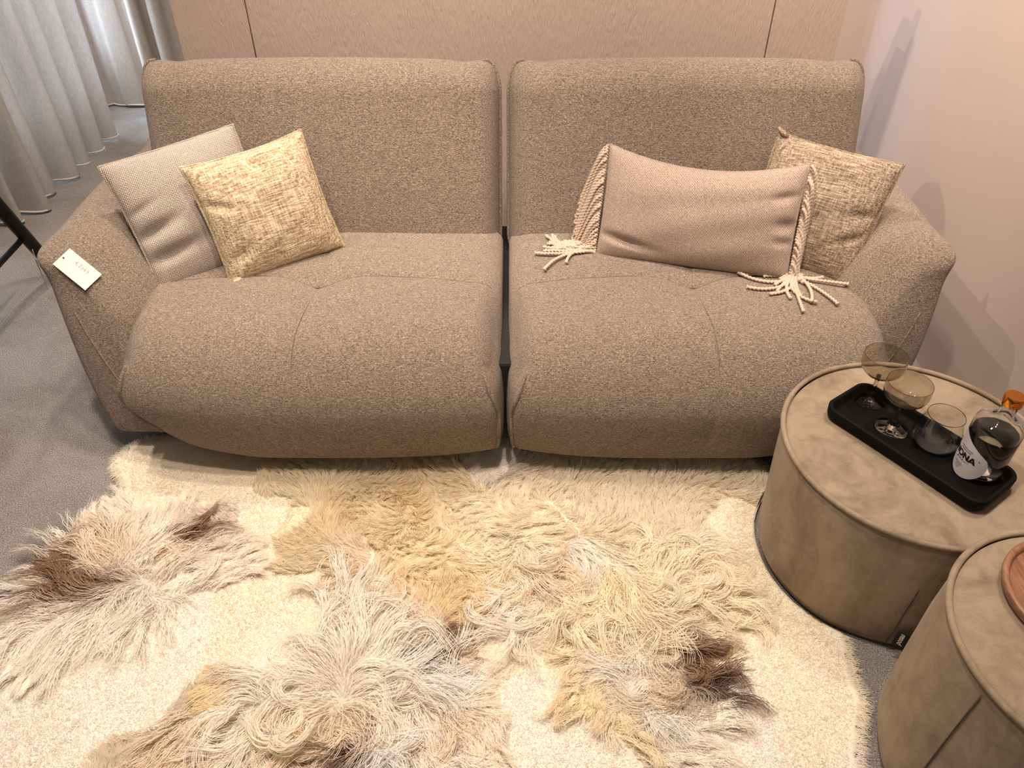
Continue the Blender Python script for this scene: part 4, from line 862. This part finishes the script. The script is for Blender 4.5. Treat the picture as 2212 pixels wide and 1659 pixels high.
def grow(h, parent, dens_short, dens_long, under=False):
    lo, hi = GXY[gin & (gh == h)].min(0) - 0.01, GXY[gin & (gh == h)].max(0) + 0.01
    Lm = SL[SH == h].max(); area = float((gin & (gh == h)).sum()) * st * st
    r = np.random.default_rng(100 + h + 50 * under)
    dens = dens_short; n = int(dens * np.prod(hi - lo)); P = r.uniform(lo, hi, (n, 2)); P = P[rug_in(P)]
    hh, L, d, c, k = style(P); L0 = L.copy(); L = np.where(L < 0.032, L * 0.30, np.where(L > 0.07, L * 1.25, L)); m_ = (hh == h) & ((L > 0.033) | (not under)); P, L, d, c, k, L0 = P[m_], L[m_], d[m_], c[m_], k[m_], L0[m_]
    # thin out where the fibres are long
    keep = under | (r.uniform(0, 1, len(P)) < np.interp(L, [0.03, 0.05, 0.10], [1, 0.62, dens_long / dens_short])); P, L, d, c, k, L0 = P[keep], L[keep], d[keep], c[keep], k[keep], L0[keep]
    if under:
        s_ = r.uniform(0, 1, len(P)) < 0.55; P, L, d, c, k, L0 = P[s_], 0.020 + 0 * L[s_], d[s_], c[s_], k[s_], L0[s_]
    n = len(P); lng = sstep(0.032, 0.075, L)
    if n < 10: return 0
    # locks: each fibre follows the guide of its nearest lock centre
    cell = np.interp(L, [0.03, 0.05, 0.10], [0.011, 0.016, 0.022]); cell = np.where(lng > .5, 0.030, np.where(lng > .12, 0.015, 0.009))
    key = np.floor(warp(P, 0.006) / cell[:, None]).astype(np.int64); kid = key[:, 0] * 100003 + key[:, 1] * 17 + (cell * 1000).astype(np.int64)
    uq, inv = np.unique(kid, return_inverse=True); cnt = np.bincount(inv); cx = np.stack([np.bincount(inv, P[:, 0]) / cnt, np.bincount(inv, P[:, 1]) / cnt], 1)
    G1 = r.normal(0, 1, len(uq)); G2 = r.uniform(0, 2*math.pi, len(uq)); G3 = r.uniform(0.75, 1.25, len(uq)); G4 = r.normal(0, 1, len(uq)); G5 = r.uniform(-1, 1, len(uq))
    fieldj = smooth_noise(P, 16, 21 + h); sw = np.where(lng > .3, 0.22, 1.2)
    dirr = d + fieldj * sw + smooth_noise(P, 8, 55 + h) * 0.45 * lng + G1[inv] * np.where(lng > .3, 0.20, 0.35) + r.normal(0, 1, n) * np.where(L < 0.013, 1.2, 0.10)
    Lf = L * np.where(lng > .1, G3[inv], 0.9 + 0.2 * G3[inv] - 0.1) * r.uniform(0.86, 1.1, n)
    ed, eo = edge_dist(P); rim = (ed < 0.024) & (lng < 0.3); dirr = np.where(rim, eo + r.normal(0, 0.45, n), dirr); Lf = np.where(rim, np.maximum(Lf, 0.024 * r.uniform(0.7, 1.25, n)), Lf)
    th0 = np.interp(lng, [0, 1], [0.25, 0.65]) + 0.15 * r.normal(0, 1, n); th1 = np.interp(lng, [0, 1], [0.95, 1.58]) + 0.12 * G4[inv] * (1 - .5*lng)
    th0 = np.where(rim, 0.5, th0); th1 = np.where(rim, 1.75, th1)
    np_ = 14 if Lm > 0.075 else (8 if Lm > 0.045 else 6); T = np.linspace(0, 1, np_)
    root = np.c_[P, hide_h(P, L0) - 0.0025]
    cur = (0.25 + k) * lng; turn = G5[inv] * cur * 0.75; freq = (0.7 + 0.5 * (G2[inv] / 6.28))
    pos = np.zeros((n, np_, 3)); pos[:, 0] = root; ds = Lf / (np_ - 1)
    for i in range(1, np_):
        t = T[i]; th = th0 + (th1 - th0) * np.minimum(1, t * 1.8) ** 0.8
        a = dirr + turn * t ** 1.3 * 1.5 + cur * 0.20 * np.sin(2*math.pi*freq*t + G2[inv]) * np.minimum(1, 2*t)
        vz = np.cos(th) + 0.14 * cur * np.sin(2*math.pi*freq*t*0.8 + 2*G2[inv]) - lng * 0.10 * t
        pos[:, i] = pos[:, i-1] + np.stack([np.cos(a)*np.sin(th), np.sin(a)*np.sin(th), vz], 1) * ds[:, None]
    cl = np.interp(lng, [0, .02, .3, 1], [0.0, 0.30, 0.55, 0.90]); off = np.c_[P - cx[inv], np.zeros(n)]
    sh = (cl[:, None] * np.clip(T[None] * 1.5, 0, 1) ** 0.9)[:, :, None]; pos -= off[:, None, :] * sh
    pos[:, 1:, :] += r.normal(0, 1, (n, np_-1, 3)) * (0.0005 + 0.0004 * lng[:, None, None])
    fl = 0.004 + 0.006 * np.linspace(0, 1, np_)[None] * (1 + 0*lng[:, None]); pos[:, :, 2] = np.maximum(pos[:, :, 2], fl)
    # keep fibres out of the sofa front and the poufs
    for cc_, R_ in ((PF1, R1), (PF2, R2)):
        dx = pos[:, :, 0] - cc_[0]; dy = pos[:, :, 1] - cc_[1]; q = np.hypot(dx, dy); s = np.where(q < R_ - 0.004, (R_ - 0.004) / np.maximum(q, 1e-4), 1.0); pos[:, :, 0] = cc_[0] + dx*s; pos[:, :, 1] = cc_[1] + dy*s
    under = (pos[:, :, 1] > 1.46); pos[:, :, 2] = np.where(under, np.minimum(pos[:, :, 2], 0.10 - 0.05 * sstep(1.46, 1.55, pos[:, :, 1])), pos[:, :, 2])
    wid = np.interp(lng, [0, 0.4, 1], [0.00060, 0.00060, 0.00078]) * r.uniform(0.7, 1.25, n); prof = np.interp(T, [0, 0.5, 1], [1.0, 0.95, 0.30])
    tone = (1 + 0.03 * r.normal(0, 1, n) + np.where(lng > .1, 0.045, 0.012) * G4[inv]) * np.interp(lng, [0, .3, 1], [0.93, 1.05, 1.03]); colr = c * tone[:, None]
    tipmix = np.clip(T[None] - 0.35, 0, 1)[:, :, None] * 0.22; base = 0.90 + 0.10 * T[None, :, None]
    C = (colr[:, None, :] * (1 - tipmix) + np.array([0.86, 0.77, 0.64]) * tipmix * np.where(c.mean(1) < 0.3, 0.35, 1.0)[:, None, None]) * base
    cv = bpy.data.hair_curves.new('wool'); cv.add_curves([np_] * n)
    cv.points.foreach_set('position', pos.astype(np.float32).ravel()); cv.points.foreach_set('radius', (wid[:, None] * prof[None]).astype(np.float32).ravel())
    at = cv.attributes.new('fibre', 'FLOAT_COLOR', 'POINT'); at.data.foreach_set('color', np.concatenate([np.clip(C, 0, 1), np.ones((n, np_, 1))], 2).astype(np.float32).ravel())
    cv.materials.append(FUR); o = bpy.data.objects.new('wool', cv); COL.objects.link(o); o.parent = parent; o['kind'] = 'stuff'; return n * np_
tot = sum(grow(h, HIDES[h], 130000, 30000) for h in HIDES) + sum(grow(h, HIDES[h], 60000, 0, True) for h in HIDES)
print('fibre points', tot)
